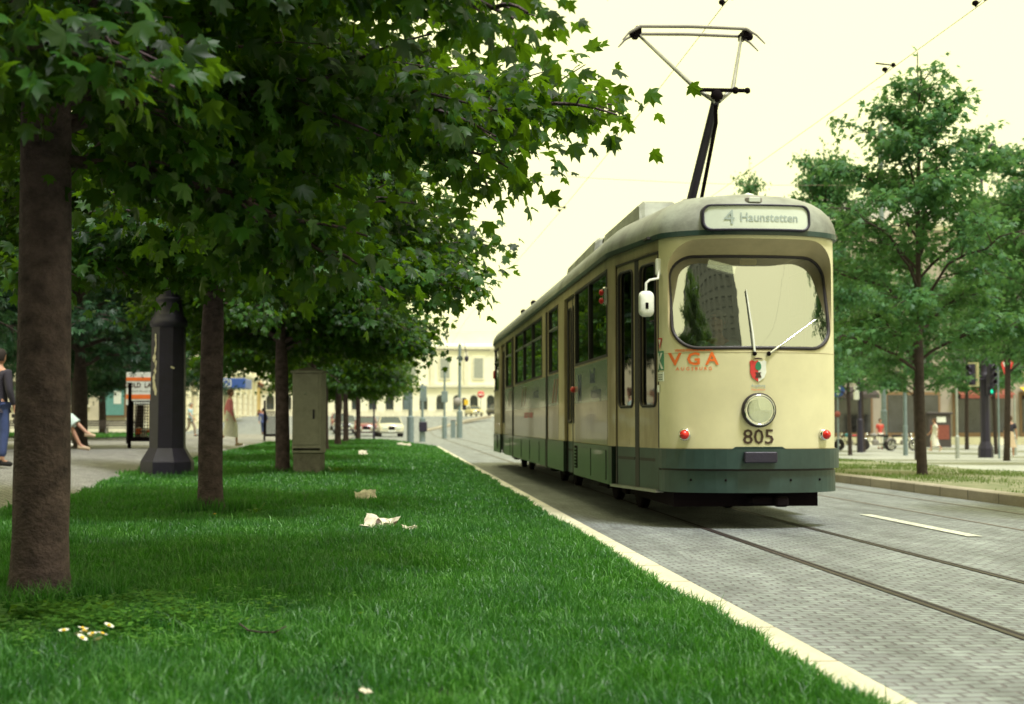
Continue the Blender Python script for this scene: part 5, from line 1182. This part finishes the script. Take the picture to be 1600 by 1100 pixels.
def person(label, loc, rz, pose, top, bottom, hair, shoes, sleeves='long', skirt=None, sc=1.0, female=False, group=None, look=0, hairlen=.0, legs_bare=False):
    J = dict(BASE); J.update(pose); t = thing('person', label, 'person', loc, rz, group); t.scale = (sc,) * 3
    rad = dict(BR); J2 = {k: Vector(v) for k, v in J.items()}; E = [('pelvis', 'waist'), ('waist', 'chest'), ('chest', 'upper'), ('upper', 'neck'), ('neck', 'head'), ('pelvis', 'hil'), ('pelvis', 'hir')]
    for s_ in 'lr':
        E += [('upper', 'sh' + s_), ('sh' + s_, 'el' + s_), ('el' + s_, 'wr' + s_), ('hi' + s_, 'kn' + s_), ('kn' + s_, 'an' + s_), ('an' + s_, 'to' + s_)]
        d = (J2['wr' + s_] - J2['el' + s_]).normalized(); sd_ = d.cross(Vector((1, 0, 0) if abs(d.x) < .7 else (0, 0, 1))).normalized(); nn = d.cross(sd_)
        pm = 'pm' + s_; J2[pm] = J2['wr' + s_] + d * .06; rad[pm] = (.036, .018); E.append(('wr' + s_, pm))
        for k, (o_, l_) in enumerate(((-.03, .065), (-.01, .08), (.01, .078), (.028, .06))):
            a, c, e = f'f{s_}{k}a', f'f{s_}{k}b', f'f{s_}{k}c'; J2[a] = J2[pm] + d * .03 + sd_ * o_; J2[c] = J2[a] + d * l_ * .55 + nn * .008; J2[e] = J2[c] + d * l_ * .4 + nn * .022
            rad[a] = .010; rad[c] = .0085; rad[e] = .007; E += [(pm, a), (a, c), (c, e)]
        a, c = f't{s_}a', f't{s_}b'; J2[a] = J2['wr' + s_] + d * .035 - sd_ * .035; J2[c] = J2[a] + d * .04 - sd_ * .018; rad[a] = .011; rad[c] = .009; E += [('wr' + s_, a), (a, c)]
    hd_ = MB(); hc = J2['head'] + Vector((0, -.012, .055)); Rz = Matrix.Rotation(look, 3, 'Z')
    prof = [(.001, -.125), (.035, -.118), (.055, -.085), (.07, -.04), (.077, .01), (.075, .055), (.058, .09), (.03, .108), (.001, .112)]
    vs_ = []
    for r, z in prof:
        for k in range(16):
            a = 2 * PI * k / 16; x, y = r * math.cos(a), r * 1.22 * math.sin(a)
            if z < -.03 and y > 0: y *= .7
            if abs(x) < .02 and y < 0:      # nose, lips, brow
                y -= {-.04: .026, .01: .006, -.085: .010}.get(z, 0)
            if z == .01 and y < -.05 and abs(x) > .02: y += .012
            vs_.append(hc + Rz @ Vector((x, y, z)))
    hd_.add(vs_, [(i * 16 + k, i * 16 + (k + 1) % 16, (i + 1) * 16 + (k + 1) % 16, (i + 1) * 16 + k) for i in range(8) for k in range(16)])
    for s_ in (-1, 1): hd_.ball(hc + Rz @ Vector((s_ * .078, .01, -.01)), .025, 8, sc=(.35, .7, 1.15))
    skinmesh(J2, E, rad, 'body', M['skin'], t, extra=hd_)
    h = MB(); 
    for r, z, f in [(.001, .122, 1), (.045, .115, 1), (.072, .088, 1), (.088, .045, 1), (.09, .0, .55), (.086, -.045 - hairlen * .3, .25), (.075, -.075 - hairlen, .1)]:
        for k in range(16):
            a = 2 * PI * k / 16; y = r * 1.2 * math.sin(a)
            if y < 0 and f < 1: y = -abs(y) * f if abs(r * math.cos(a)) > .04 else max(y, -.02) * f
            h.v.append(tuple(hc + Rz @ Vector((r * math.cos(a), y + .012, z))))
    h.f = [(i * 16 + k, i * 16 + (k + 1) % 16, (i + 1) * 16 + (k + 1) % 16, (i + 1) * 16 + k) for i in range(6) for k in range(16)]; h.m = [0] * len(h.f); h.sm = [True] * len(h.f); h.build('hair', hair, t)
    b = MB()
    for s_ in (-1, 1): b.ball(hc + Rz @ Vector((s_ * .03, -.080, .008)), .008, 6)
    b.build('eyes', M['dark'], t)
    # clothes
    rt = {k: (tuple(q + .014 for q in v) if hasattr(v, '__len__') else v + .014) for k, v in rad.items()}
    Jt = dict(J2)
    for s_ in 'lr': Jt['sl' + s_] = J2['sh' + s_].lerp(J2['el' + s_], .75); rt['sl' + s_] = .062; Jt['cu' + s_] = J2['el' + s_].lerp(J2['wr' + s_], .92); rt['cu' + s_] = .038
    Jt['hem'] = J2['pelvis'] + (J2['pelvis'] - J2['waist']) * .75; rt['hem'] = (.15, .12); rt['pelvis'] = (.15, .12)
    Et = [('hem', 'pelvis'), ('pelvis', 'waist'), ('waist', 'chest'), ('chest', 'upper')]
    for s_ in 'lr': Et += [('upper', 'sh' + s_)] + ([('sh' + s_, 'sl' + s_)] if sleeves == 'short' else [('sh' + s_, 'el' + s_), ('el' + s_, 'cu' + s_)])
    rt['el' + 'l'] = rt['elr'] = .06; rt['waist'] = (.15, .12); rt['chest'] = (.165, .13); rt['shl'] = rt['shr'] = .082; skinmesh(Jt, Et, rt, 'top', top, t)
    if skirt is None:
        rb = dict(rt); rb['pelvis'] = (.135, .105); rb['knl'] = rb['knr'] = .075; rb['anl'] = rb['anr'] = .06; Jb = dict(J2)
        for s_ in 'lr': Jb['an' + s_] = J2['kn' + s_].lerp(J2['an' + s_], .9); rb['hi' + s_] = .10
        skinmesh(Jb, [('pelvis', 'hil'), ('pelvis', 'hir'), ('hil', 'knl'), ('hir', 'knr'), ('knl', 'anl'), ('knr', 'anr')], rb, 'trousers', bottom, t)
    else:
        b = MB(); w0 = J2['waist']; seated = J2['knl'].y < -.3; mid = (J2['hil'] + J2['hir']) / 2; kn = (J2['knl'] + J2['knr']) / 2; an = (J2['anl'] + J2['anr']) / 2
        if seated: pts_ = [w0 + Vector((0, 0, .02)), mid + Vector((0, 0, .05)), mid.lerp(kn, .5) + Vector((0, 0, .02)), kn.lerp(mid, .05), kn.lerp(an, skirt)]; rr_ = [.125, .19, .19, .17, .16]
        else: pts_ = [w0 + Vector((0, 0, .03)), mid, mid.lerp(kn, .6), kn.lerp(an, skirt)]; rr_ = [.12, .17, .2, .25]
        b.tube(pts_, rr_, 16); b.build('skirt', bottom, t)
    for s_ in 'lr':
        b = MB(); a, c = J2['an' + s_], J2['to' + s_]; f = (c - a); b.tube([a + Vector((0, 0, .0)) - f * .18, a - f * .22 + Vector((0, 0, -.05)), a.lerp(c, .5) + Vector((0, 0, -.015)), c, c + f * .12], [.03, .038, .042, .036, .018], 10); b.build('shoe', shoes, t)
    return t
cl = lambda n_, c_: mat(n_, c_, .85, var=.12, vs=14, bump=.2, bs=60)
dk = cl('dark_hair', (.02, .013, .01)); br = cl('brown_hair', (.10, .05, .025)); gy = cl('grey_hair', (.25, .23, .2)); blk = cl('black_leather', (.02, .018, .018))
jacket = cl('dark_jacket', (.035, .03, .045)); jeans = cl('blue_jeans', (.05, .075, .20)); pink = cl('pink_jacket', (.72, .22, .26)); whitec = cl('white_cloth', (.72, .70, .60)); lblue = cl('light_blue_shirt', (.36, .50, .54)); tan = cl('khaki_trousers', (.26, .21, .16)); denim = cl('denim_jacket', (.06, .08, .20)); redc = cl('red_top', (.6, .08, .06)); beige = cl('beige_shoes', (.55, .42, .28)); seam_ = cl('pale_mint_dress', (.52, .64, .58))
walk = dict(knl=(.09, -.20, .52), anl=(.09, -.22, .10), tol=(.1, -.39, .08), knr=(-.09, .06, .50), anr=(-.09, .36, .16), tor=(-.1, .24, .035), ell=(.24, .12, 1.16), wrl=(.24, .10, .90), elr=(-.24, -.08, 1.16), wrr=(-.22, -.26, .98))
person('person in a dark jacket and blue jeans at the left frame edge, half cut off', (-6.0, 22.2, zpath(-6, 22.2)), R(150), {}, jacket, jeans, dk, blk, sc=1.0)
person('man in a light blue short-sleeved shirt and khaki trousers walking beside the lamp post', (-10.7, 76, zpath(-10.7, 76)), R(75), walk, lblue, tan, gy, blk, 'short')
person('woman in a pink jacket walking, half hidden behind the second maple trunk', (-5.08, 44.6, zpath(-5.2, 44.6)), R(100), dict(walk, wrr=(-.24, -.10, .92), elr=(-.25, .0, 1.15)), pink, whitec, br, beige, skirt=.5, look=R(-20))
person('person in a blue denim jacket and jeans walking away on the far footpath', (-8.75, 96, .15), R(175), walk, denim, jeans, dk, blk)
sitp = dict(pelvis=(0, .1, .55), waist=(0, .12, .70), chest=(0, .10, .90), upper=(0, .09, 1.03), neck=(0, .07, 1.12), head=(0, .05, 1.22), shl=(.17, .09, 1.02), shr=(-.17, .09, 1.02), ell=(.21, .0, .78), elr=(-.21, .0, .78), wrl=(.09, -.2, .70), wrr=(-.09, -.2, .70),
            hil=(.09, .06, .53), hir=(-.09, .06, .53), knl=(.08, -.40, .56), knr=(-.08, -.38, .56), anl=(.06, -.62, .16), anr=(-.04, -.50, .10), tol=(.06, -.80, .12), tor=(-.05, -.66, .03))
cross = dict(sitp, knl=(.02, -.42, .66), anl=(-.08, -.74, .36), tol=(-.10, -.90, .30), anr=(-.06, -.60, .10), tor=(-.06, -.78, .03))
person('woman in a pale mint skirt sitting with crossed bare legs, behind the nearest trunk', (-8.0, 34.1, zpath(-8, 34) + .02), R(90), cross, seam_, seam_, br, beige, 'short', skirt=.25, sc=1.12)
person('second seated person on the bench, only a pale shoe showing beside the nearest trunk', (-8.25, 33.3, zpath(-8, 33) + .02), R(90), sitp, seam_, seam_, gy, whitec, 'short', skirt=.3, sc=1.1)
person('woman in a long white dress walking on the plaza right of the verge tree', (29.15, 75, zplaza(28.7, 75)), R(-100), walk, whitec, whitec, br, beige, 'short', skirt=.6)
person('person in a dark top and pale shorts standing beside the traffic column', (25.9, 58.2, zplaza(25.9, 58)), R(160), {}, jacket, beige, br, whitec, 'short', skirt=.1)
person('person in a red and white top standing behind the grey motorcycles', (28.2, 81, zplaza(28.2, 81)), R(10), {}, redc, whitec, dk, blk, 'short')
person('person in dark clothes sitting far off between the tram and the motorcycles', (24.8, 84, zplaza(25, 84)), R(30), {}, redc, jeans, dk, blk, 'short')
drv = dict(sitp, ell=(.26, -.12, .82), elr=(-.26, -.12, .82), wrl=(.16, -.40, .84), wrr=(-.14, -.38, .86))
person('tram driver in a light blue shirt sitting behind the windscreen', (3.30, 13.12 + 1.22, .76), R(-12), drv, lblue, jeans, gy, blk, 'short', sc=1.0, look=R(-35))

# ------------------------------------------------------------------ motorcycles
def moto(label, loc, rz, tank):
    t = thing('motorcycle', label, 'motorcycle', loc, rz, 'motorcycles parked in a row'); RYY = Matrix.Rotation(R(90), 3, 'X')
    for x in (-.70, .70):
        b = MB(); b.lathe([(.25, -.05), (.31, -.045), (.325, 0), (.31, .045), (.25, .05), (.25, -.05)], 24, 0, RYY, True, (x, 0, .325)); wl = b.build('wheel', M['rubber'], t)
        b = MB(); b.lathe([(.25, -.03), (.25, .03), (.235, .03), (.235, -.03), (.25, -.03)], 24, 0, RYY, True, (x, 0, .325)); b.lathe([(.05, -.06), (.05, .06), (.001, .06)], 10, 0, RYY, True, (x, 0, .325))
        for k in range(10): a = 2 * PI * k / 10; b.tube([(x, 0, .325), (x + .24 * math.cos(a), 0, .325 + .24 * math.sin(a))], .007, 4)
        b.build('rim', M['chrome'], wl)
        b = MB(); b.tube([(x + .33 * math.cos(a), 0, .325 + .36 * math.sin(a)) for a in np.linspace(.5, 2.6, 8)], .05, 6); b.build('mudguard', tank if x < 0 else M['chrome'], t)
    b = MB(); b.tube([(.70, 0, .325), (.42, 0, .95)], .03, 6); b.tube([(-.70, 0, .325), (-.1, 0, .4), (.35, 0, .5), (.40, 0, .88), (-.2, 0, .80), (-.60, 0, .76), (-.68, 0, .4)], .025, 6); b.build('frame', M['dark'], t)
    b = MB(); b.box((.08, 0, .45), (.36, .26, .30), ch=.05); b.lathe([(.09, 0), (.10, .03), (.08, .06), (.10, .09), (.08, .12), (.10, .15), (.07, .2)], 10, c=(.1, 0, .58)); b.build('engine', M['cabgrey'], t)
    b = MB(); b.ball((.16, 0, .86), .2, 12, sc=(1.25, .75, .6)); b.build('fuel_tank', tank, t)
    b = MB(); b.box((-.35, 0, .84), (.66, .24, .10), ch=.04); b.build('saddle', blk, t)
    b = MB(); b.tube([(.36, -.33, 1.02), (.42, -.1, 1.0), (.42, .1, 1.0), (.36, .33, 1.02)], .014, 6); b.build('handlebar', M['dark'], t)
    b = MB(); b.ball((.54, 0, .90), .09, 10); b.build('headlight', M['chrome'], t); b = MB(); b.tube([(.1, -.14, .35), (-.3, -.16, .3), (-.8, -.17, .36)], [.03, .035, .045], 8); b.build('exhaust', M['chrome'], t)
    return t
M['turq'] = mat('turquoise_tank', (.05, .30, .38), .3, coat=.6); zz = zplaza(26, 77.6)
m1 = moto('turquoise and red motorcycle parked closest to the tram', (25.35, 77.6, zz), R(185), M['turq']); 
for c in children(m1):
    if c.name.startswith('saddle'): c.data.materials[0] = M['red']
m2 = moto('grey motorcycle parked in the middle of the row', (26.75, 77.4, zz), R(170), M['cabgrey']); dup(m2, (28.15, 77.2, zz), R(12), 'grey motorcycle parked at the right end of the row, nearest the thin signal pole')

# ------------------------------------------------------------------ cars
def car(label, loc, rz, paint, group='cars in the far street'):
    t = thing('parked_car', label, 'car', loc, rz, group); b = MB()      # faces -Y
    sec = [(-2.2, .35, .62, .76), (-2.15, .28, .80, .80), (-1.9, .25, .88, .84), (-.95, .25, .96, .86), (.0, .25, .98, .87), (1.2, .25, .97, .86), (1.95, .28, .94, .82), (2.2, .38, .80, .76)]
    vs_ = []
    for y, z0_, z1_, w_ in sec:
        for x, z in ((-w_ * .9, z0_), (-w_, z0_ + .12), (-w_, z1_ - .14), (-w_ * .88, z1_ - .02), (0, z1_ + .02), (w_ * .88, z1_ - .02), (w_, z1_ - .14), (w_, z0_ + .12), (w_ * .9, z0_)): vs_.append((x, y, z))
    k = 9; b.add(vs_, [(i * k + j, i * k + (j + 1) % k, (i + 1) * k + (j + 1) % k, (i + 1) * k + j) for i in range(7) for j in range(k)] + [tuple(range(k)), tuple(7 * k + j for j in range(k))], 0, True); b.build('body', paint, t)
    b = MB(); cab_ = [(-.95, .93, .80), (-.35, 1.38, .62), (.75, 1.40, .62), (1.45, .95, .78)]; vs_ = []
    for y, z, w_ in cab_: vs_ += [(-w_, y, z), (w_, y, z)]
    base_ = [(-.80, -.95, .92), (.80, -.95, .92), (.78, 1.45, .93), (-.78, 1.45, .93)]
    vs2 = [(-.80, -.95, .9), (.80, -.95, .9), (.62, -.35, 1.38), (-.62, -.35, 1.38), (.62, .75, 1.40), (-.62, .75, 1.40), (.78, 1.45, .92), (-.78, 1.45, .92)]
    b.add(vs2, [(0, 1, 2, 3), (5, 4, 6, 7), (1, 6, 4, 2), (0, 3, 5, 7)], 0); b.build('glasshouse', M['winglass'], t)
    b = MB(); b.box((0, .2, 1.405), (1.2, 1.1, .03), ch=.01)
    for s_ in (-1, 1): b.tube([(s_ * .80, -.95, .92), (s_ * .62, -.35, 1.39), (s_ * .62, .75, 1.41), (s_ * .78, 1.45, .93)], .03, 5); b.tube([(s_ * .80, .2, .92), (s_ * .62, .2, 1.39)], .03, 5)
    b.build('roof', paint, t)
    for x in (-.74, .74):
        for y in (-1.35, 1.35): b = MB(); b.lathe([(.001, -.09), (.29, -.09), (.31, -.05), (.31, .05), (.29, .09), (.001, .09)], 18, 0, Matrix.Rotation(R(90), 3, 'Y'), True, (x, y, .31)); b.build('wheel', M['rubber'], t)
    b = MB(); b.box((0, -2.22, .60), (.42, .06, .26), ch=.015); b.build('grille', M['dark'], t)
    for x in (-.48, .48): b = MB(); b.box((x, -2.205, .62), (.34, .08, .19), ch=.03); b.build('headlight', M['signwhite'], t)
    b = MB(); b.box((0, -2.26, .40), (1.6, .12, .14), ch=.03); b.build('bumper', M['chrome'], t); b = MB(); b.box((0, -2.33, .42), (.5, .02, .11)); b.build('number_plate', M['white'], t)
    return t
M['carcream'] = mat('cream_car_paint', (.55, .52, .38), .3, coat=.7, var=.04); M['carred'] = mat('dark_red_car_paint', (.18, .02, .03), .3, coat=.7, var=.05); M['caryel'] = mat('pale_yellow_car_paint', (.6, .5, .2), .3, coat=.7)
M['cargrey'] = mat('slate_car_paint', (.06, .065, .08), .3, coat=.7)
car('pale cream saloon facing the viewer at the end of the maple row', (-.35, 100, zroad(0, 98)), R(4), M['carcream']); car('dark red car half hidden behind the cream saloon', (-2.1, 104, zroad(0, 102)), R(2), M['carred'])
car('small pale yellow car far up the street in front of the pale building', (9.3, 168, zroad(9, 168) + .03), R(12), M['caryel']).scale = (.85,) * 3; car('dark car far up the street, just left of the tram tail', (12.2, 166, zroad(11, 166) + .03), R(20), M['cargrey'])
for i, (x, y) in enumerate([(-3.9, 112), (-4.6, 122)]): car(['dark car parked between the last maple trunks', 'red car parked beyond the last maple trunks'][i], (x, y, zroad(x, y)), R(5), [M['cargrey'], M['carred']][i])

# ------------------------------------------------------------------ poles, signs, signals
def post(label, loc, r0, h0, r1, h1, m=None, name='sign_post', group='posts at the tram stop'):
    t = thing(name, label, 'post', loc, 0, group); m = m or M['postgrey']
    b = MB(); b.tube([(0, 0, -.3), (0, 0, h0)], r0, 12); b.lathe([(r0, h0), (r0 * .9, h0 + .03), (r1, h0 + .06)], 12); b.build('sleeve', m, t)
    b = MB(); b.tube([(0, 0, h0), (0, 0, h1)], r1, 10); b.build('pole', m, t); return t
p = post('thick-sleeved post with a grey panel, left of the four at the stop', (.74, 67.5, .0), .17, 1.25, .10, 3.2); b = MB(); b.box((-.12, -.05, 2.0), (.42, .05, .8), ch=.01); b.build('panel', M['postgrey'], p)
p = post('post with a square litter box strapped to it, second from the left at the stop', (1.43, 74, .0), .16, 1.2, .07, 3.0); b = MB(); b.box((.03, -.1, .78), (.42, .3, .5), ch=.03); b.build('litter_box', M['iron'], p); b = MB(); b.box((.04, -.05, 2.5), (.35, .05, .8), ch=.01); b.build('panel', M['postgrey'], p)
p = post('plain thin-topped post, third from the left at the stop', (3.1, 89, .0), .16, 1.3, .07, 4.2); b = MB(); b.box((0, -.05, 2.6), (.4, .05, .7), ch=.01); b.build('panel', M['postgrey'], p)
p = post('tall pole with a round sign back and hanging lantern at the stop', (4.2, 92.5, .0), .19, 1.7, .10, 6.1); b = MB(); b.lathe([(.001, -.02), (.27, -.02), (.27, .02), (.001, .02)], 20, 0, RX, True, (-.15, -.13, 2.35)); b.build('round_sign', M['cabgrey'], p)
b = MB(); b.box((.3, 0, 2.2), (.26, .26, .8), ch=.04); b.build('signal_box', M['iron'], p); b = MB(); b.box((.42, -.16, 2.3), (.28, .04, .35), ch=.01); b.build('yellow_plate', M['yellow'], p); b = MB(); b.tube([(0, 0, 5.9), (.3, 0, 6.1), (.45, 0, 5.4)], .03, 6); b.ball((.45, 0, 5.15), .18, 8, sc=(.8, .8, 1.2)); b.build('lantern', M['iron'], p)
b = MB(); b.tube([(-2.2, 0, 5.75), (2.0, 0, 5.7)], .025, 6); b.build('cross_arm', M['iron'], p)
t = thing('low_cabinet', 'narrow dark grey cabinet standing against the tall pole at the stop', 'cabinet', (3.78, 92.6, 0)); b = MB(); b.box((0, 0, .55), (.3, .3, 1.15), ch=.015); b.build('body', M['postgrey'], t); b = MB(); b.box((0, 0, 1.15), (.34, .34, .05), ch=.01); b.build('lid', M['cabgrey'], t)
p = post('thin dark post between the last maple and the cream car', (-1.05, 72.5, 0), .06, 1.0, .045, 3.0, M['iron']); 
def sign_disc(name, label, loc, face, h, r=.3, tri=False, group=None):
    t = thing(name, label, 'road sign', loc, 0, group); b = MB(); b.tube([(0, .04, -.3), (0, .04, h + .3)], .04, 8); b.build('pole', M['postgrey'], t); return t
t = sign_disc('no_entry_sign', 'red no entry sign far off beside the tram tail', (10.25, 170, zroad(10, 170)), None, 2.6); b = MB(); b.lathe([(.001, -.02), (.42, -.02), (.42, .02), (.001, .02)], 20, 0, RX, True, (0, -.02, 2.6)); f_ = b.build('disc', M['red'], t); b = MB(); b.box((0, -.05, 2.6), (.56, .02, .14)); b.build('bar', M['white'], f_)
t = sign_disc('direction_sign', 'round blue sign with a white upward arrow beside the tram', (22.85, 72, zplaza(23, 72)), None, 3.2); t.rotation_euler[2] = R(-10); b = MB(); b.lathe([(.001, -.02), (.36, -.02), (.36, .02), (.001, .02)], 24, 0, RX, True, (0, -.02, 3.25)); f_ = b.build('disc', M['blue'], t)
b = MB(); b.box((0, -.05, 3.18), (.09, .01, .36)); b.add([(-.15, -.055, 3.30), (.15, -.055, 3.30), (0, -.055, 3.50)], [(0, 1, 2)]); b.build('arrow', M['white'], f_); b = MB(); b.lathe([(.001, -.02), (.16, -.02), (.16, .02), (.001, .02)], 16, 0, RX, True, (-.04, -.02, 2.0)); b.build('small_disc', M['awning'], t)
M['lampoff'] = mat('unlit_signal_lens', (.05, .03, .03), .3)
grn = bpy.data.materials.new('lit_green_signal'); grn.use_nodes = True; grn.node_tree.nodes['Principled BSDF'].inputs['Emission Color'].default_value = (.02, .8, .4, 1); grn.node_tree.nodes['Principled BSDF'].inputs['Emission Strength'].default_value = 1.2; grn.node_tree.nodes['Principled BSDF'].inputs['Base Color'].default_value = (.0, .2, .1, 1)
def signal(parent, c, rz, lit=None, board=True, name='signal_head'):
    Mz = Matrix.Rotation(rz, 3, 'Z'); Tm = lambda p_: Mz @ Vector(p_) + Vector(c); b = MB(); b.box(c, (.28, .22, .92), rot=Mz, ch=.03)
    for k in range(3):
        q = Tm((0, -.17, .29 - k * .29)); Mr = Mz @ RX; b.lathe([(.11, -.06), (.115, .09), (.105, .09), (.10, -.06)], 14, 0, Mr, True, q)
    h = b.build(name, M['iron'], parent)
    for k in range(3): b = MB(); b.lathe([(.10, .0), (.06, .02), (.001, .025)], 14, 0, Mz @ RX, True, Tm((0, -.11, .29 - k * .29))); b.build('lens', grn if lit == k else M['lampoff'], h)
    if board: b = MB(); b.box(Tm((0, .13, 0)), (.55, .02, 1.05), rot=Mz); b.build('backing_board', M['cream'], h)
    return h
t = post('slim signal pole with a head facing left, beside the motorcycles', (24.1, 65.7, zplaza(24, 66) - .02), .11, 1.4, .09, 4.1, name='traffic_light', group='traffic light poles'); signal(t, (-.32, -.05, 3.55), R(-62))
t = sign_disc('signal_pole', 'thin signal pole with a yield triangle, right of the traffic column', (24.85, 56.9, zplaza(25, 57)), None, 3.5); signal(t, (-.33, -.05, 3.45), R(15), board=False)
b = MB(); b.add([(.05, -.06, 4.05), (.65, -.06, 4.05), (.35, -.06, 3.15), (.05, -.03, 4.05), (.65, -.03, 4.05), (.35, -.03, 3.15)], [(0, 1, 2), (5, 4, 3), (0, 3, 4, 1), (1, 4, 5, 2), (2, 5, 3, 0)]); f_ = b.build('yield_triangle', M['red'], t); b = MB(); b.add([(.17, -.065, 3.98), (.53, -.065, 3.98), (.35, -.065, 3.45)], [(0, 1, 2)]); b.build('triangle_face', M['white'], f_)
t = thing('column_signals', 'signal heads bolted to the traffic column, green light showing', 'traffic light', (25.5, 59.8, zplaza(25, 60)), 0); signal(t, (-.62, -.1, 3.6), R(-62)); signal(t, (.05, -.40, 3.15), R(5), lit=2, board=False, name='signal_head')
b = MB(); b.tube([(-.6, 0, 3.4), (.1, -.3, 3.4)], .03, 6); b.build('bracket', M['iron'], t)
t = post('dark lamp pole with a small white box, between the blue sign and the signal pole', (24.2, 72.6, zplaza(24, 73)), .17, 1.7, .10, 6.5, M['iron'], 'lamp_pole', 'plaza poles'); b = MB(); b.box((-.2, -.1, 3.1), (.26, .2, .7), ch=.03); b.build('white_box', M['white'], t)
for x, y, lb in ((23.1, 57, 'thin grey stake post just left of the traffic column'), (29.6, 66, 'thin grey post at the far right behind the yield sign')): post(lb, (x, y, zplaza(x, y)), .09, .9, .05, 2.9, M['postlight'], group='plaza poles')
t = post('tall grey twin mast rising behind the verge tree crown', (29.5, 84, -.3), .2, 2, .16, 19.5, M['postgrey'], 'tall_mast', 'plaza poles'); t['label'] = 'tall grey mast rising behind the crown of the verge tree'
t = thing('kiosk', 'dark display kiosk with a glazed front near the woman in white', 'kiosk', (34.3, 88, zplaza(34, 88))); b = MB(); b.box((0, 0, 1.05), (1.5, 1.2, 2.1), ch=.03); b.box((0, 0, 2.15), (1.7, 1.4, .12), ch=.02); kb = b.build('body', M['darkframe'], t); b = MB(); b.box((0, -.61, .95), (1.2, .02, .9)); b.build('display', M['awning'], kb); b = MB(); b.box((0.1, -.61, 1.75), (.6, .02, .35)); b.build('small_poster', M['white'], kb)
t = thing('yellow_barrier', 'small yellow barrier far off beside the tram and motorcycles', 'barrier', (24.9, 82, zplaza(25, 82))); b = MB(); b.tube([(-.6, 0, 0), (-.6, 0, 1.2)], .05, 8); b.tube([(.1, 0, 0), (.1, 0, 1.2)], .05, 8); b.box((-.25, 0, 1.1), (1.6, .05, .16), ch=.01); b.build('rails', M['yellow'], t); b = MB(); b.box((-.25, 0, .55), (.6, .04, .6)); b.build('panel', M['darkframe'], t)
